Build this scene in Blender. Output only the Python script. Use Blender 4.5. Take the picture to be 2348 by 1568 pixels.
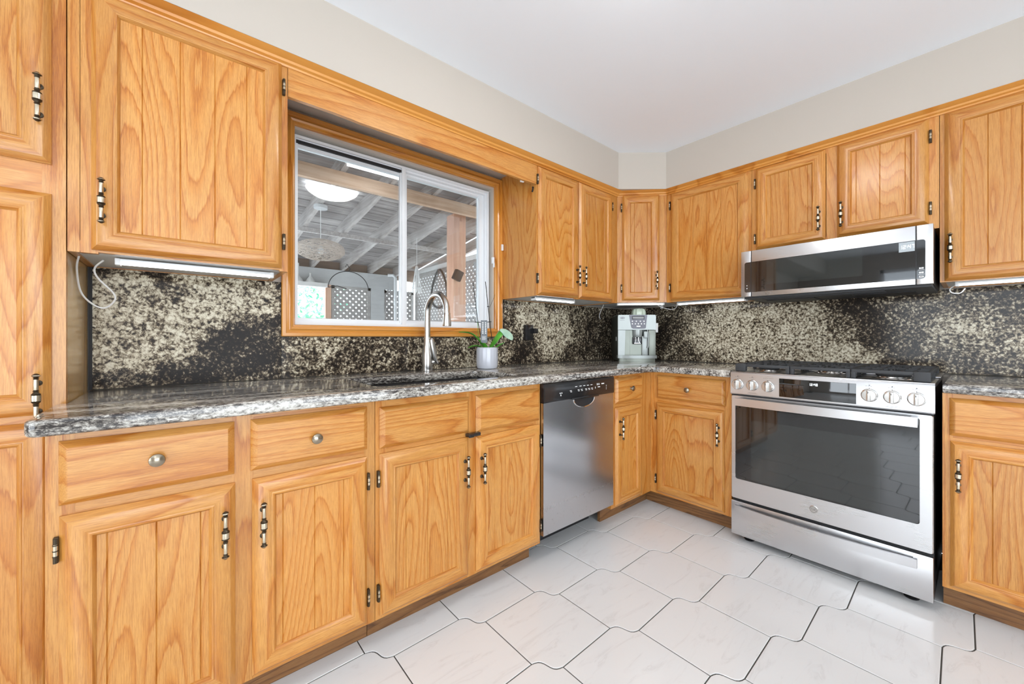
import bpy, bmesh, math, random
from mathutils import Vector, Matrix
random.seed(7)
S = bpy.context.scene
for o in list(bpy.data.objects): bpy.data.objects.remove(o)
COL = S.collection

# ------------------------------------------------------------------ camera
cam = bpy.data.objects.new('camera', bpy.data.cameras.new('camera'))
COL.objects.link(cam)
AZ = 0.8653
cam.location = (0, 0, 1.0955)
cam.rotation_euler = (math.pi/2, 0, AZ - math.pi/2)
cam.data.sensor_width = 36
cam.data.lens = 899.1/2348*36
cam.data.shift_x = -7.2/2348
cam.data.shift_y = -10.36/2348
cam.data.clip_start = 0.02
S.camera = cam

# ------------------------------------------------------------------ view + sky
S.view_settings.view_transform = 'Standard'
S.view_settings.look = 'None'
S.view_settings.gamma = 1
S.view_settings.use_curve_mapping = False
S.view_settings.exposure = 0.0
W = bpy.data.worlds.new('sky'); S.world = W; W.use_nodes = True
bg = W.node_tree.nodes['Background']
bg.inputs['Color'].default_value = (0.80, 0.90, 1.0, 1)
bg.inputs['Strength'].default_value = 4.0

def area(name, loc, rot, sx, sy, power, col=(1, 1, 1), spread=math.pi):
    l = bpy.data.lights.new(name, 'AREA'); l.shape = 'RECTANGLE'; l.size = sx; l.size_y = sy
    l.energy = power; l.color = col; l.spread = spread
    o = bpy.data.objects.new(name, l); COL.objects.link(o); o.location = loc; o.rotation_euler = rot
    return o
# daylight entering through the glazed openings behind the camera
area('daylight_rear', (-0.2, -3.14, 1.10), (math.pi/2+.32, 0, 0), 2.9, 1.9, 50, (0.93, 0.97, 1.0))
area('daylight_left', (-3.36, -0.4, 1.15), (math.pi/2+.32, 0, -math.pi/2), 2.7, 1.8, 34, (0.93, 0.97, 1.0))
area('fill_patio', (0.95, 6.6, 2.6), (math.radians(-68), 0, 0), 5.0, 1.6, 300, (0.95, 0.98, 1.0))  # fill lamp added outside to brighten the patio under its roof

# ------------------------------------------------------------------ mesh helpers
class MB:
    def __init__(s): s.v = []; s.f = []; s.m = []
    def add(s, vs, fs, mi=0):
        b = len(s.v); s.v += [tuple(v) for v in vs]
        for i, f in enumerate(fs):
            s.f.append([b+j for j in f]); s.m.append(mi[i] if isinstance(mi, list) else mi)
        return s
    def box(s, x0, x1, y0, y1, z0, z1, mi=0, bev=0):
        if x1 < x0: x0, x1 = x1, x0
        if y1 < y0: y0, y1 = y1, y0
        if z1 < z0: z0, z1 = z1, z0
        if bev <= 0:
            vs = [(x, y, z) for x in (x0, x1) for y in (y0, y1) for z in (z0, z1)]
            return s.add(vs, [(0,1,3,2),(4,6,7,5),(0,4,5,1),(2,3,7,6),(0,2,6,4),(1,5,7,3)], mi)
        bm = bmesh.new(); bmesh.ops.create_cube(bm, size=1)
        for v in bm.verts:
            v.co = Vector((x0 if v.co.x < 0 else x1, y0 if v.co.y < 0 else y1, z0 if v.co.z < 0 else z1))
        bv = min(bev, .49*min(x1-x0, y1-y0, z1-z0))
        bmesh.ops.bevel(bm, geom=list(bm.edges), offset=bv, segments=2, profile=.6, affect='EDGES')
        s.frombm(bm, mi); return s
    def frombm(s, bm, mi=0):
        bm.verts.index_update()
        s.add([v.co[:] for v in bm.verts], [[v.index for v in f.verts] for f in bm.faces], mi); bm.free()
    def prism(s, poly, a0, a1, axis='z', mi=0):
        n = len(poly)
        def P(p, a):
            return (p[0], p[1], a) if axis == 'z' else ((p[0], a, p[1]) if axis == 'y' else (a, p[0], p[1]))
        vs = [P(p, a0) for p in poly]+[P(p, a1) for p in poly]
        fs = [tuple(range(n))[::-1], tuple(range(n, 2*n))]+[(i, (i+1) % n, n+(i+1) % n, n+i) for i in range(n)]
        return s.add(vs, fs, mi)
    def tube(s, path, r, seg=10, mi=0, caps=True, closed=False):
        P = [Vector(p) for p in path]; n = len(P)
        R = r if isinstance(r, (list, tuple)) else [r]*n
        ts = []
        for i in range(n):
            if closed: t = P[(i+1) % n]-P[i-1]
            else: t = P[min(i+1, n-1)]-P[max(i-1, 0)]
            ts.append(t.normalized() if t.length > 1e-9 else Vector((0, 0, 1)))
        u = ts[0].orthogonal().normalized(); vs = []
        for i in range(n):
            u = (u-ts[i]*u.dot(ts[i])); u = u.normalized() if u.length > 1e-6 else ts[i].orthogonal().normalized()
            w = ts[i].cross(u)
            for k in range(seg):
                a = 2*math.pi*k/seg
                vs.append(P[i]+(u*math.cos(a)+w*math.sin(a))*R[i])
        fs = []
        for i in range(n if closed else n-1):
            j = (i+1) % n
            for k in range(seg):
                l = (k+1) % seg; fs.append((i*seg+k, i*seg+l, j*seg+l, j*seg+k))
        if caps and not closed:
            fs.append(tuple(range(seg))[::-1]); fs.append(tuple((n-1)*seg+k for k in range(seg)))
        return s.add(vs, fs, mi)
    def lathe(s, prof, c=(0, 0, 0), axis='z', seg=24, mi=0, sx=1, sy=1):
        vs = []; n = len(prof)
        for r, h in prof:
            r = max(r, 1e-5)
            for k in range(seg):
                a = 2*math.pi*k/seg; p, q = r*math.cos(a)*sx, r*math.sin(a)*sy
                d = (p, q, h) if axis == 'z' else ((p, h, q) if axis == 'y' else (h, p, q))
                vs.append((c[0]+d[0], c[1]+d[1], c[2]+d[2]))
        fs = []; ms = []
        for i in range(n-1):
            for k in range(seg):
                l = (k+1) % seg; fs.append((i*seg+k, i*seg+l, (i+1)*seg+l, (i+1)*seg+k))
                ms.append(mi[i] if isinstance(mi, list) else mi)
        m0 = mi[0] if isinstance(mi, list) else mi; m1 = mi[-1] if isinstance(mi, list) else mi
        fs += [tuple(range(seg))[::-1], tuple((n-1)*seg+k for k in range(seg))]; ms += [m0, m1]
        return s.add(vs, fs, ms)
    def ring(s, x0, x1, z0, z1, prof, mh=0, mv=1, y=0):
        """mitred moulding round a rectangle in XZ; prof = (inset, protrusion towards -Y)"""
        vs = []
        for t, p in prof: vs += [(x0+t, y-p, z0+t), (x1-t, y-p, z0+t), (x1-t, y-p, z1-t), (x0+t, y-p, z1-t)]
        fs = []; ms = []
        for i in range(len(prof)-1):
            for k in range(4):
                l = (k+1) % 4; fs.append((i*4+k, i*4+l, (i+1)*4+l, (i+1)*4+k)); ms.append(mh if k in (0, 2) else mv)
        return s.add(vs, fs, ms)
    def build(s, name, mats, parent=None, loc=(0, 0, 0), rot=(0, 0, 0), flat=False, angle=35):
        me = bpy.data.meshes.new(name); me.from_pydata(s.v, [], s.f); me.update()
        if not isinstance(mats, (list, tuple)): mats = [mats]
        for m in mats: me.materials.append(m)
        me.polygons.foreach_set('material_index', [min(i, len(mats)-1) for i in s.m])
        bm = bmesh.new(); bm.from_mesh(me); bmesh.ops.recalc_face_normals(bm, faces=bm.faces); bm.to_mesh(me); bm.free()
        if not flat:
            me.polygons.foreach_set('use_smooth', [True]*len(me.polygons))
            me.set_sharp_from_angle(angle=math.radians(angle))
        o = bpy.data.objects.new(name, me); COL.objects.link(o)
        o.location = loc; o.rotation_euler = rot
        if parent is not None: o.parent = parent
        return o

def tag(o, label=None, cat=None, group=None, kind=None):
    if label: o['label'] = label
    if cat: o['category'] = cat
    if group: o['group'] = group
    if kind: o['kind'] = kind
    return o
def thing(name, label, cat, loc=(0, 0, 0), rz=0, group=None):
    o = bpy.data.objects.new(name, None); COL.objects.link(o); o.empty_display_size = .05
    o.location = loc; o.rotation_euler = (0, 0, rz)
    return tag(o, label, cat, group)
def struct(name, mb, mats, label=None, **k):
    return tag(mb.build(name, mats, **k), label, None, None, 'structure')
def text_mesh(name, txt, size, mat, parent, loc, rot=(math.pi/2, 0, 0), ext=.0003, align='CENTER'):
    c = bpy.data.curves.new(name, 'FONT'); c.body = txt; c.size = size; c.extrude = ext; c.align_x = align; c.align_y = 'CENTER'
    t = bpy.data.objects.new('tmp', c); COL.objects.link(t)
    bpy.context.view_layer.update()
    me = bpy.data.meshes.new_from_object(t.evaluated_get(bpy.context.evaluated_depsgraph_get()))
    bpy.data.objects.remove(t); bpy.data.curves.remove(c); me.name = name
    me.materials.clear(); me.materials.append(mat)
    o = bpy.data.objects.new(name, me); COL.objects.link(o); o.location = loc; o.rotation_euler = rot; o.parent = parent
    return o
SEG = {'0': 'abcdef', '1': 'bc', '2': 'abged', '3': 'abgcd', '4': 'fgbc', '5': 'afgcd', '6': 'afgedc', '7': 'abc', '8': 'abcdefg', '9': 'abfgcd'}
def seg7(mb, txt, x, z, h, y, th):
    w = h*.5; t = h*.13
    for ch in txt:
        if ch == ':':
            for q in (.3, .7): mb.box(x+t*.2, x+t*1.3, y-th, y, z+h*q-t/2, z+h*q+t/2)
            x += t*2.6; continue
        R = {'a': (0, w, h-t, h), 'd': (0, w, 0, t), 'g': (0, w, h/2-t/2, h/2+t/2), 'f': (0, t, h/2, h), 'e': (0, t, 0, h/2), 'b': (w-t, w, h/2, h), 'c': (w-t, w, 0, h/2)}
        for k in SEG[ch]:
            a = R[k]; g = t*.12
            mb.box(x+a[0]+g, x+a[1]-g, y-th, y, z+a[2]+g, z+a[3]-g)
        x += w+t*1.6
    return x

# ------------------------------------------------------------------ materials
class NT:
    def __init__(s, name):
        s.m = bpy.data.materials.new(name); s.m.use_nodes = True; s.t = s.m.node_tree
        s.b = s.t.nodes['Principled BSDF']; s.out = s.t.nodes['Material Output']
    def n(s, typ, **k):
        x = s.t.nodes.new(typ)
        for a, v in k.items(): setattr(x, a, v)
        return x
    def l(s, a, b): s.t.links.new(a, b)
    def val(s, sock, v):
        if isinstance(v, (int, float)): sock.default_value = v
        elif isinstance(v, tuple): sock.default_value = v
        else: s.l(v, sock)
    def math(s, op, a, b=0, c=0, clamp=False):
        x = s.n('ShaderNodeMath', operation=op, use_clamp=clamp)
        s.val(x.inputs[0], a); s.val(x.inputs[1], b); s.val(x.inputs[2], c); return x.outputs[0]
    def vec(s, op, a, b=(0, 0, 0)):
        x = s.n('ShaderNodeVectorMath', operation=op); s.val(x.inputs[0], a)
        if op == 'SCALE': s.val(x.inputs['Scale'], b)
        else: s.val(x.inputs[1], b)
        return x.outputs['Value' if op in ('DISTANCE', 'LENGTH') else 'Vector']
    def noise(s, vec, scale, detail=3, rough=.5, dist=0):
        x = s.n('ShaderNodeTexNoise'); s.val(x.inputs['Vector'], vec); x.inputs['Scale'].default_value = scale
        x.inputs['Detail'].default_value = detail; x.inputs['Roughness'].default_value = rough; x.inputs['Distortion'].default_value = dist
        return x.outputs['Fac']
    def ramp(s, f, stops, interp='LINEAR'):
        x = s.n('ShaderNodeValToRGB'); s.l(f, x.inputs[0]); r = x.color_ramp; r.interpolation = interp
        while len(r.elements) < len(stops): r.elements.new(.5)
        for e, (p, c) in zip(r.elements, stops): e.position = p; e.color = (*c, 1) if len(c) == 3 else c
        return x.outputs['Color']
    def mix(s, f, a, b, mode='MIX'):
        x = s.n('ShaderNodeMix', data_type='RGBA', blend_type=mode); s.val(x.inputs[0], f)
        for i, v in ((6, a), (7, b)):
            if isinstance(v, tuple): x.inputs[i].default_value = (*v[:3], 1)
            else: s.l(v, x.inputs[i])
        return x.outputs[2]
    def bump(s, h, strength=.2, dist=.002):
        x = s.n('ShaderNodeBump'); x.inputs['Strength'].default_value = strength; x.inputs['Distance'].default_value = dist
        s.l(h, x.inputs['Height']); s.l(x.outputs[0], s.b.inputs['Normal'])
    def obj(s): return s.n('ShaderNodeTexCoord').outputs['Object']

def plain(name, col, rough=.5, metal=0, spec=.5, coat=0, emit=None, es=0, trans=0, ior=1.45):
    t = NT(name); b = t.b
    b.inputs['Base Color'].default_value = (*col, 1); b.inputs['Roughness'].default_value = rough
    b.inputs['Metallic'].default_value = metal; b.inputs['Specular IOR Level'].default_value = spec
    b.inputs['Coat Weight'].default_value = coat; b.inputs['Coat Roughness'].default_value = .08
    b.inputs['Transmission Weight'].default_value = trans; b.inputs['IOR'].default_value = ior
    if emit: b.inputs['Emission Color'].default_value = (*emit, 1); b.inputs['Emission Strength'].default_value = es
    # a touch of procedural variation in the gloss
    n = t.noise(t.obj(), 35, 3)
    t.l(t.math('MULTIPLY_ADD', n, .06, rough-.03, clamp=True), b.inputs['Roughness'])
    return t.m

def oak(name, axis, light=(.655, .32, .080), mid=(.59, .235, .038), dark=(.46, .150, .014), rough=.34, rings=15, coat=.35, fib=.62, al=.5, jag=.018):
    t = NT(name)
    oi = t.n('ShaderNodeObjectInfo')
    off = t.math('MULTIPLY', oi.outputs['Random'], 37.0)
    p = t.vec('ADD', t.obj(), off)
    L = [1, 1, 1]; i = 'xyz'.index(axis)
    def st(cross, along):
        s_ = [cross]*3; s_[i] = along; return t.vec('MULTIPLY', p, tuple(s_))
    low = t.noise(st(6.0, al), 1.0, 1.2, .4, .25)
    wob = t.noise(st(150, 9.0), 1.0, 3, .65)
    lw = t.math('MULTIPLY_ADD', wob, jag, low)
    fr = t.math('FRACT', t.math('MULTIPLY', lw, rings))
    base = t.ramp(fr, [(0, light), (.40, light), (.80, mid), (.91, dark), (.95, mid), (1.0, light)])
    fibre = t.noise(st(620, 20), 1.0, 3, .75)
    ff = t.ramp(fibre, [(.36, (.50, .30, .12)), (.58, (1, 1, 1))])
    c = t.mix(fib, base, t.mix(1.0, base, ff, 'MULTIPLY'))
    tone = t.noise(st(1.5, .5), 1.0, 1)
    c = t.mix(t.math('MULTIPLY_ADD', tone, .5, -.10, clamp=True), c, mid)
    v = t.math('MULTIPLY_ADD', oi.outputs['Random'], .16, .92)
    hsv = t.n('ShaderNodeHueSaturation'); t.l(v, hsv.inputs['Value']); t.l(c, hsv.inputs['Color'])
    t.l(hsv.outputs[0], t.b.inputs['Base Color'])
    t.b.inputs['Roughness'].default_value = rough
    t.b.inputs['Coat Weight'].default_value = coat; t.b.inputs['Coat Roughness'].default_value = .16
    t.bump(t.math('ADD', fibre, t.math('MULTIPLY', fr, .3)), .10, .001)
    return t.m
OV = oak('oak_vertical_grain', 'z'); OH = oak('oak_level_grain', 'x')
OVP = oak('oak_veneer', 'z', rings=17, fib=.58, al=1.05, jag=.030)
ODK = oak('dark_oak_plinth', 'x', (.30, .145, .05), (.22, .10, .035), (.11, .045, .015), .4, 22, .1)
OTR = oak('glossy_pine_casing', 'x', (.72, .32, .060), (.64, .25, .035), (.42, .13, .015), .2, 9, .7, .1)
OTRV = oak('glossy_pine_casing_upright', 'z', (.72, .32, .060), (.64, .25, .035), (.42, .13, .015), .2, 9, .7, .1)
PLY = oak('pale_ply_side', 'z', (.74, .48, .20), (.66, .40, .14), (.55, .30, .09), .22, 5, .6, .08)

def granite_wall(name, blobs, spec=.22):
    t = NT(name); p = t.obj()
    wp = t.n('ShaderNodeTexNoise'); t.l(p, wp.inputs['Vector']); wp.inputs['Scale'].default_value = 5; wp.inputs['Detail'].default_value = 4
    p2 = t.vec('ADD', p, t.vec('SCALE', t.vec('SUBTRACT', wp.outputs['Color'], (.5, .5, .5)), .22))
    fld = t.math('MULTIPLY_ADD', t.noise(p2, 4.2, 6, .66), 1.7, -.80)
    for (x, y, z, r, w) in blobs:
        d = t.vec('DISTANCE', p2, (x, y, z))
        mr = t.n('ShaderNodeMapRange', interpolation_type='SMOOTHSTEP'); t.l(d, mr.inputs['Value'])
        mr.inputs['From Min'].default_value = 0; mr.inputs['From Max'].default_value = r
        mr.inputs['To Min'].default_value = w; mr.inputs['To Max'].default_value = 0
        fld = t.math('ADD', fld, mr.outputs[0])
    fld = t.math('MAXIMUM', t.math('MINIMUM', fld, .60), -.50)
    fld = t.math('ADD', fld, t.math('MULTIPLY_ADD', t.noise(p2, 15, 4, .6, .6), 1.7, -.85))
    speck = t.noise(p, 68, 9, .84, .5)
    vo = t.n('ShaderNodeTexVoronoi', feature='F1'); t.l(t.vec('ADD', p, t.vec('SCALE', wp.outputs['Color'], .01)), vo.inputs['Vector']); vo.inputs['Scale'].default_value = 80
    vd = t.math('MULTIPLY', t.math('SUBTRACT', .45, vo.outputs['Distance']), .15)
    v = t.math('ADD', t.math('ADD', speck, vd), t.math('MULTIPLY', fld, .135))
    c = t.ramp(v, [(.0, (.012, .010, .009)), (.47, (.022, .017, .014)), (.52, (.12, .088, .058)), (.555, (.32, .26, .175)), (.60, (.64, .575, .43)), (.69, (.84, .80, .665))])
    t.l(c, t.b.inputs['Base Color']); t.b.inputs['Roughness'].default_value = .13; t.b.inputs['Specular IOR Level'].default_value = spec
    t.b.inputs['Coat Weight'].default_value = .0; t.b.inputs['Coat Roughness'].default_value = .02
    return t.m
def granite_top(name, rz=0):
    t = NT(name); p = t.obj()
    mp = t.n('ShaderNodeMapping'); t.l(p, mp.inputs['Vector']); mp.inputs['Rotation'].default_value = (0, 0, rz)
    q = mp.outputs[0]
    st = t.vec('MULTIPLY', q, (.9, 9.5, 9.5))
    band = t.noise(st, 2.4, 6, .68, .4)
    sp = t.noise(t.vec('MULTIPLY', q, (.45, 1, 1)), 120, 6, .8, .3)
    v = t.math('ADD', t.math('MULTIPLY', band, .56), t.math('MULTIPLY', sp, .84))
    c = t.ramp(v, [(.0, (.012, .011, .012)), (.61, (.035, .031, .030)), (.66, (.15, .135, .12)), (.71, (.33, .305, .27)), (.775, (.58, .56, .51)), (.86, (.78, .76, .71))])
    t.l(c, t.b.inputs['Base Color']); t.b.inputs['Roughness'].default_value = .07
    t.b.inputs['Coat Weight'].default_value = .3; t.b.inputs['Coat Roughness'].default_value = .02
    return t.m
GTOP = granite_top('streaked_granite'); GTOPB = granite_top('streaked_granite_turned', math.pi/2)
GA = granite_wall('speckled_granite_left', [(-.17, 1.98, 1.19, .20, 1.3), (.02, 1.98, 1.24, .20, 1.5), (.17, 1.98, 1.26, .17, 1.3), (-.2, 1.98, 1.05, .14, .9), (-.06, 1.98, 1.08, .10, .6), (.25, 1.98, 1.0, .16, -.5), (.02, 1.98, .95, .16, -.8), (.29, 1.98, 1.16, .08, -.5), (-.05, 1.98, 1.33, .07, -.8), (.15, 1.98, 1.08, .10, -.8)], .08)
GB = granite_wall('speckled_granite_middle', [(.5, 1.98, 1.03, .12, .3), (1.3, 1.98, .98, .14, .3), (.9, 1.98, .95, .15, -.3), (1.85, 1.98, 1.22, .22, 1.3), (2.1, 1.98, 1.17, .2, 1.2), (2.0, 1.98, 1.02, .14, .8), (2.6, 1.98, 1.1, .3, -.25), (1.75, 1.98, .97, .14, -.3)])
GC = granite_wall('speckled_granite_right', [(2.927, 1.32, 1.14, .20, 1.0), (2.927, 1.12, 1.22, .22, 1.4), (2.927, 1.08, 1.02, .22, 1.2), (2.927, .86, 1.12, .24, 1.9), (2.927, .66, 1.0, .20, 1.6), (2.927, .68, 1.2, .16, 1.1), (2.927, .45, 1.0, .16, 1.1), (2.927, .42, 1.22, .22, -.5), (2.927, .30, 1.05, .16, -.2), (2.927, .08, 1.12, .16, .6), (2.927, -.1, 1.2, .1, -.3), (2.927, -.2, 1.05, .14, .9), (2.927, 1.6, 1.1, .2, -.3)])

def steel(name, axis='y', col=(.62, .62, .63), rough=.24, bump=.05):
    t = NT(name); p = t.obj(); s_ = [260]*3; s_['xyz'.index(axis)] = 1.5
    n = t.noise(t.vec('MULTIPLY', p, tuple(s_)), 1, 3, .6)
    t.b.inputs['Base Color'].default_value = (*col, 1); t.b.inputs['Metallic'].default_value = 1
    big = t.noise(p, 3.5, 2)
    t.l(t.math('ADD', t.math('MULTIPLY_ADD', n, .014, rough-.02), t.math('MULTIPLY', big, .04)), t.b.inputs['Roughness'])
    return t.m
SS = steel('brushed_steel', 'x', (.66, .66, .67), .27); SSV = steel('brushed_steel_upright', 'z', (.42, .42, .43), .22)
def scuffed():
    t = NT('scuffed_steel'); p = t.obj()
    n = t.noise(t.vec('MULTIPLY', p, (260, 260, 1.5)), 1, 3, .6)
    sep = t.n('ShaderNodeSeparateXYZ'); t.l(p, sep.inputs[0])
    sc = t.noise(t.vec('ADD', t.vec('MULTIPLY', p, (1.2, 1, 1)), (3.37, 7.71, 1.93)), 30, 5, .75, 1.0)
    low = t.math('MULTIPLY', t.math('SUBTRACT', .42, sep.outputs['Z']), 3.2, clamp=True)
    m = t.math('MULTIPLY', t.math('MULTIPLY', t.math('SUBTRACT', sc, .60, clamp=True), 7, clamp=True), low, clamp=True)
    c = t.mix(m, (.56, .56, .575), (.30, .29, .29)); t.l(c, t.b.inputs['Base Color'])
    t.b.inputs['Metallic'].default_value = 1
    t.l(t.math('ADD', t.math('MULTIPLY_ADD', n, .03, .19), t.math('MULTIPLY', low, .14)), t.b.inputs['Roughness'])
    return t.m
SSD = scuffed()
NICKEL = plain('brushed_nickel', (.60, .585, .56), .24, 1); CHROME = plain('chrome', (.8, .8, .8), .08, 1)
BRL = plain('antique_brass_bright', (.62, .55, .42), .28, 1); BRD = plain('antique_brass_dark', (.075, .058, .038), .38, .8)
BLK = plain('black_plastic', (.012, .012, .013), .22, 0, .5, .3); BLKM = plain('black_matte', (.018, .018, .020), .55)
IRON = plain('cast_iron', (.045, .047, .05), .55); BGL = plain('black_glass', (.006, .007, .008), .03, 0, .6, .25, ior=1.6)
GREYGL = plain('smoked_glass', (.018, .022, .022), .04, 0, .6, .25, ior=1.6)
WHT = plain('white_plastic', (.80, .80, .79), .35); VINYL = plain('white_vinyl', (.82, .84, .86), .32, 0, .5, .2)
GREYP = plain('grey_display_panel', (.15, .15, .18), .35); LCD = plain('grey_lcd', (.22, .22, .22), .3)
SILV = plain('silver_plastic', (.36, .385, .375), .36, .4); SILVD = plain('silver_plastic_dim', (.25, .27, .235), .35, .4)
TEXTW = plain('white_marking', (.75, .75, .75), .5, emit=(1, 1, 1), es=.35); TEXTG = plain('grey_marking', (.16, .16, .17), .5)
LEDT = plain('clock_digits', (.9, .95, 1), .5, emit=(.9, .97, 1), es=2.5)
LEDBG = plain('clock_window', (.30, .33, .35), .25, emit=(.6, .68, .72), es=.28)
PAINT = plain('beige_wall_paint', (.535, .482, .42), .6); CEILM = plain('white_ceiling_paint', (.90, .925, .965), .7)
PATCH = plain('tan_wall_paint', (.55, .47, .33), .5)
LEDL = plain('led_diffuser', (.95, .95, .95), .5, emit=(.95, .97, 1), es=9); LAMPG = plain('opal_lamp_glass', (.9, .9, .9), .3, emit=(1, .98, .95), es=16)
ALU = plain('white_aluminium', (.78, .80, .80), .3, .2)
LAMW = plain('white_laminate', (.62, .62, .61), .4)
SINKM = plain('dark_composite_sink', (.035, .033, .033), .38)
COFB = plain('dark_green_grey_plastic', (.045, .052, .044), .35)
CERAM = plain('glazed_grey_ceramic', (.58, .60, .66), .16, 0, .5, .5)
CUPG = plain('pale_green_cup', (.66, .74, .60), .2, 0, .5, .4)
TAGM = plain('plant_tag_card', (.20, .22, .24), .3); SOIL = plain('bark_soil', (.06, .035, .02), .9)
def leafm(name, a, b, sc=18):
    t = NT(name); n = t.noise(t.vec('MULTIPLY', t.obj(), (1, 1, 1)), sc, 3)
    t.l(t.ramp(n, [(.35, a), (.65, b)]), t.b.inputs['Base Color']); t.b.inputs['Roughness'].default_value = .28
    return t.m
LEAF = leafm('orchid_leaf', (.035, .22, .015), (.12, .42, .04)); LEAFP = leafm('orchid_leaf_underside', (.35, .56, .42), (.50, .70, .55))
SHRUB = leafm('shrub_leaf', (.05, .42, .24), (.40, .70, .42), 2.5)
def weather(name, axis, a, b, c, sc=1.0):
    t = NT(name); s_ = [45*sc]*3; s_['xyz'.index(axis)] = 1.6
    n = t.noise(t.vec('MULTIPLY', t.obj(), tuple(s_)), 1, 5, .65, .3); n2 = t.noise(t.obj(), 1.7, 4, .6)
    t.l(t.ramp(t.math('MULTIPLY_ADD', n2, .6, t.math('MULTIPLY', n, .5)), [(.35, a), (.55, b), (.75, c)]), t.b.inputs['Base Color'])
    t.b.inputs['Roughness'].default_value = .75; t.bump(n, .3, .003); return t.m
DECK = weather('weathered_roof_boards', 'x', (.09, .075, .07), (.26, .23, .22), (.62, .58, .56))
RAFT = weather('weathered_rafter', 'y', (.20, .155, .13), (.42, .38, .36), (.66, .63, .61))
BEAMW = weather('tan_beam', 'x', (.40, .26, .17), (.62, .44, .32), (.74, .58, .46))
GREYB = weather('grey_painted_beam', 'x', (.48, .49, .50), (.58, .59, .60), (.66, .67, .68), .4)
POSTW = weather('reddish_cedar_post', 'z', (.50, .26, .18), (.66, .38, .27), (.76, .52, .38), .7)
LATT = weather('grey_lattice_wood', 'x', (.30, .28, .27), (.42, .40, .39), (.55, .53, .52), .5)
WHW = weather('white_fence_wood', 'z', (.74, .73, .72), (.82, .81, .80), (.88, .87, .86), .4)
BEAMD = weather('brown_end_board', 'x', (.20, .13, .09), (.28, .19, .14), (.36, .26, .2)); BLUEP = plain('blue_grey_post', (.22, .26, .33), .5)
CONC = weather('pale_concrete', 'x', (.55, .55, .54), (.65, .65, .64), (.72, .72, .71), .2)
WICK = plain('woven_wicker', (.50, .41, .34), .7); ROPE = plain('white_rope', (.80, .80, .80), .6)
def tilem():
    t = NT('marbled_white_tile'); p = t.obj()
    q = t.vec('MULTIPLY', p, (1.0, 3.4, 1)); mp = t.n('ShaderNodeMapping'); t.l(p, mp.inputs[0]); mp.inputs['Rotation'].default_value = (0, 0, math.radians(42)); mp.inputs['Scale'].default_value = (1.6, 7.0, 1)
    n = t.noise(mp.outputs[0], 2.4, 6, .62, 1.6)
    c = t.ramp(n, [(.0, (.80, .80, .79)), (.53, (.80, .80, .79)), (.60, (.775, .77, .76)), (.635, (.72, .715, .70)), (.66, (.785, .78, .77)), (1, (.80, .80, .79))])
    n2 = t.noise(p, 1.3, 3); c = t.mix(t.math('MULTIPLY', n2, .35), c, (.74, .75, .76))
    t.l(c, t.b.inputs['Base Color']); t.b.inputs['Roughness'].default_value = .16; t.bump(t.noise(p, 60, 2), .02, .001)
    return t.m
TILE = tilem(); GROUT = plain('dark_grout', (.075, .07, .062), .8)
def glassm():
    t = NT('window_glass'); t.t.nodes.remove(t.b)
    tr = t.n('ShaderNodeBsdfTransparent'); tr.inputs[0].default_value = (.96, .98, .98, 1)
    gl = t.n('ShaderNodeBsdfGlossy'); gl.inputs['Roughness'].default_value = 0.0
    fr = t.n('ShaderNodeFresnel'); fr.inputs['IOR'].default_value = 1.5
    mx = t.n('ShaderNodeMixShader'); t.l(t.math('MULTIPLY', fr.outputs[0], 1.5, clamp=True), mx.inputs[0]); t.l(tr.outputs[0], mx.inputs[1]); t.l(gl.outputs[0], mx.inputs[2])
    t.l(mx.outputs[0], t.out.inputs['Surface']); return t.m
GLASS = glassm()

# ------------------------------------------------------------------ key planes
FA, FB = 1.3675, 2.3205            # base face-frame planes (window run / range run)
UA, UB = 1.655, 2.60               # wall-cabinet face-frame planes
WA, WB = 1.978, 2.927              # stone faces on the two walls
PA, PB = 1.995, 2.944              # plaster planes
CEIL, SOF = 2.3748, 2.1224
RA = 0.0; RB = -math.pi/2          # run rotations

# ------------------------------------------------------------------ room shell
def floor_mesh():
    mb = MB(); mb.box(-3.2, PB, -3.0, PA, -.08, -.0025, 1)
    o = Vector((1.158, 1.231)); e1 = Vector((.3368, -.0718)); e2 = Vector((.0735, -.3370)); c = Vector((.0735, -.0765)); g = .0021
    def sc(P, rev=False):
        n = 10; pts = []
        for k in range(n+1):
            s_ = k/n; q = P+c*s_+Vector((1, 1)).normalized()*.0105*math.sin(2*math.pi*s_); pts.append(q)
        return pts[::-1] if rev else pts
    for i in range(-18, 16):
        for j in range(-16, 20):
            P = o+e1*i+e2*j
            ce = P+c/2+(e1+e2)/2
            if not (-3.3 < ce.x < 2.72 and -3.1 < ce.y < 1.75): continue
            out = [P+c]+sc(P+e1)+[P+e1+e2]+sc(P+e2, True)
            inn = [q+(ce-q).normalized()*g*1.25 for q in out]; inn2 = [q+(ce-q).normalized()*(g+.0022) for q in out]
            n = len(out)
            vs = [(q.x, q.y, -.0025) for q in inn]+[(q.x, q.y, -.0008) for q in inn]+[(q.x, q.y, 0) for q in inn2]
            vs = [(min(x, PB), min(max(y, -3), PA), z) for x, y, z in vs]
            fs = []
            for k in range(n):
                l = (k+1) % n; fs += [(k, l, n+l, n+k), (n+k, n+l, 2*n+l, 2*n+k)]
            fs.append(tuple(range(2*n, 3*n)))
            mb.add(vs, fs, 0)
    return mb
struct('floor', floor_mesh(), [TILE, GROUT], 'floor of large white marbled tiles with dark curved grout lines', flat=True)
struct('ceiling', MB().box(-3.2, PB+.12, -3.0, PA+.12, CEIL, CEIL+.1), CEILM, 'smooth white ceiling')
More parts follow.
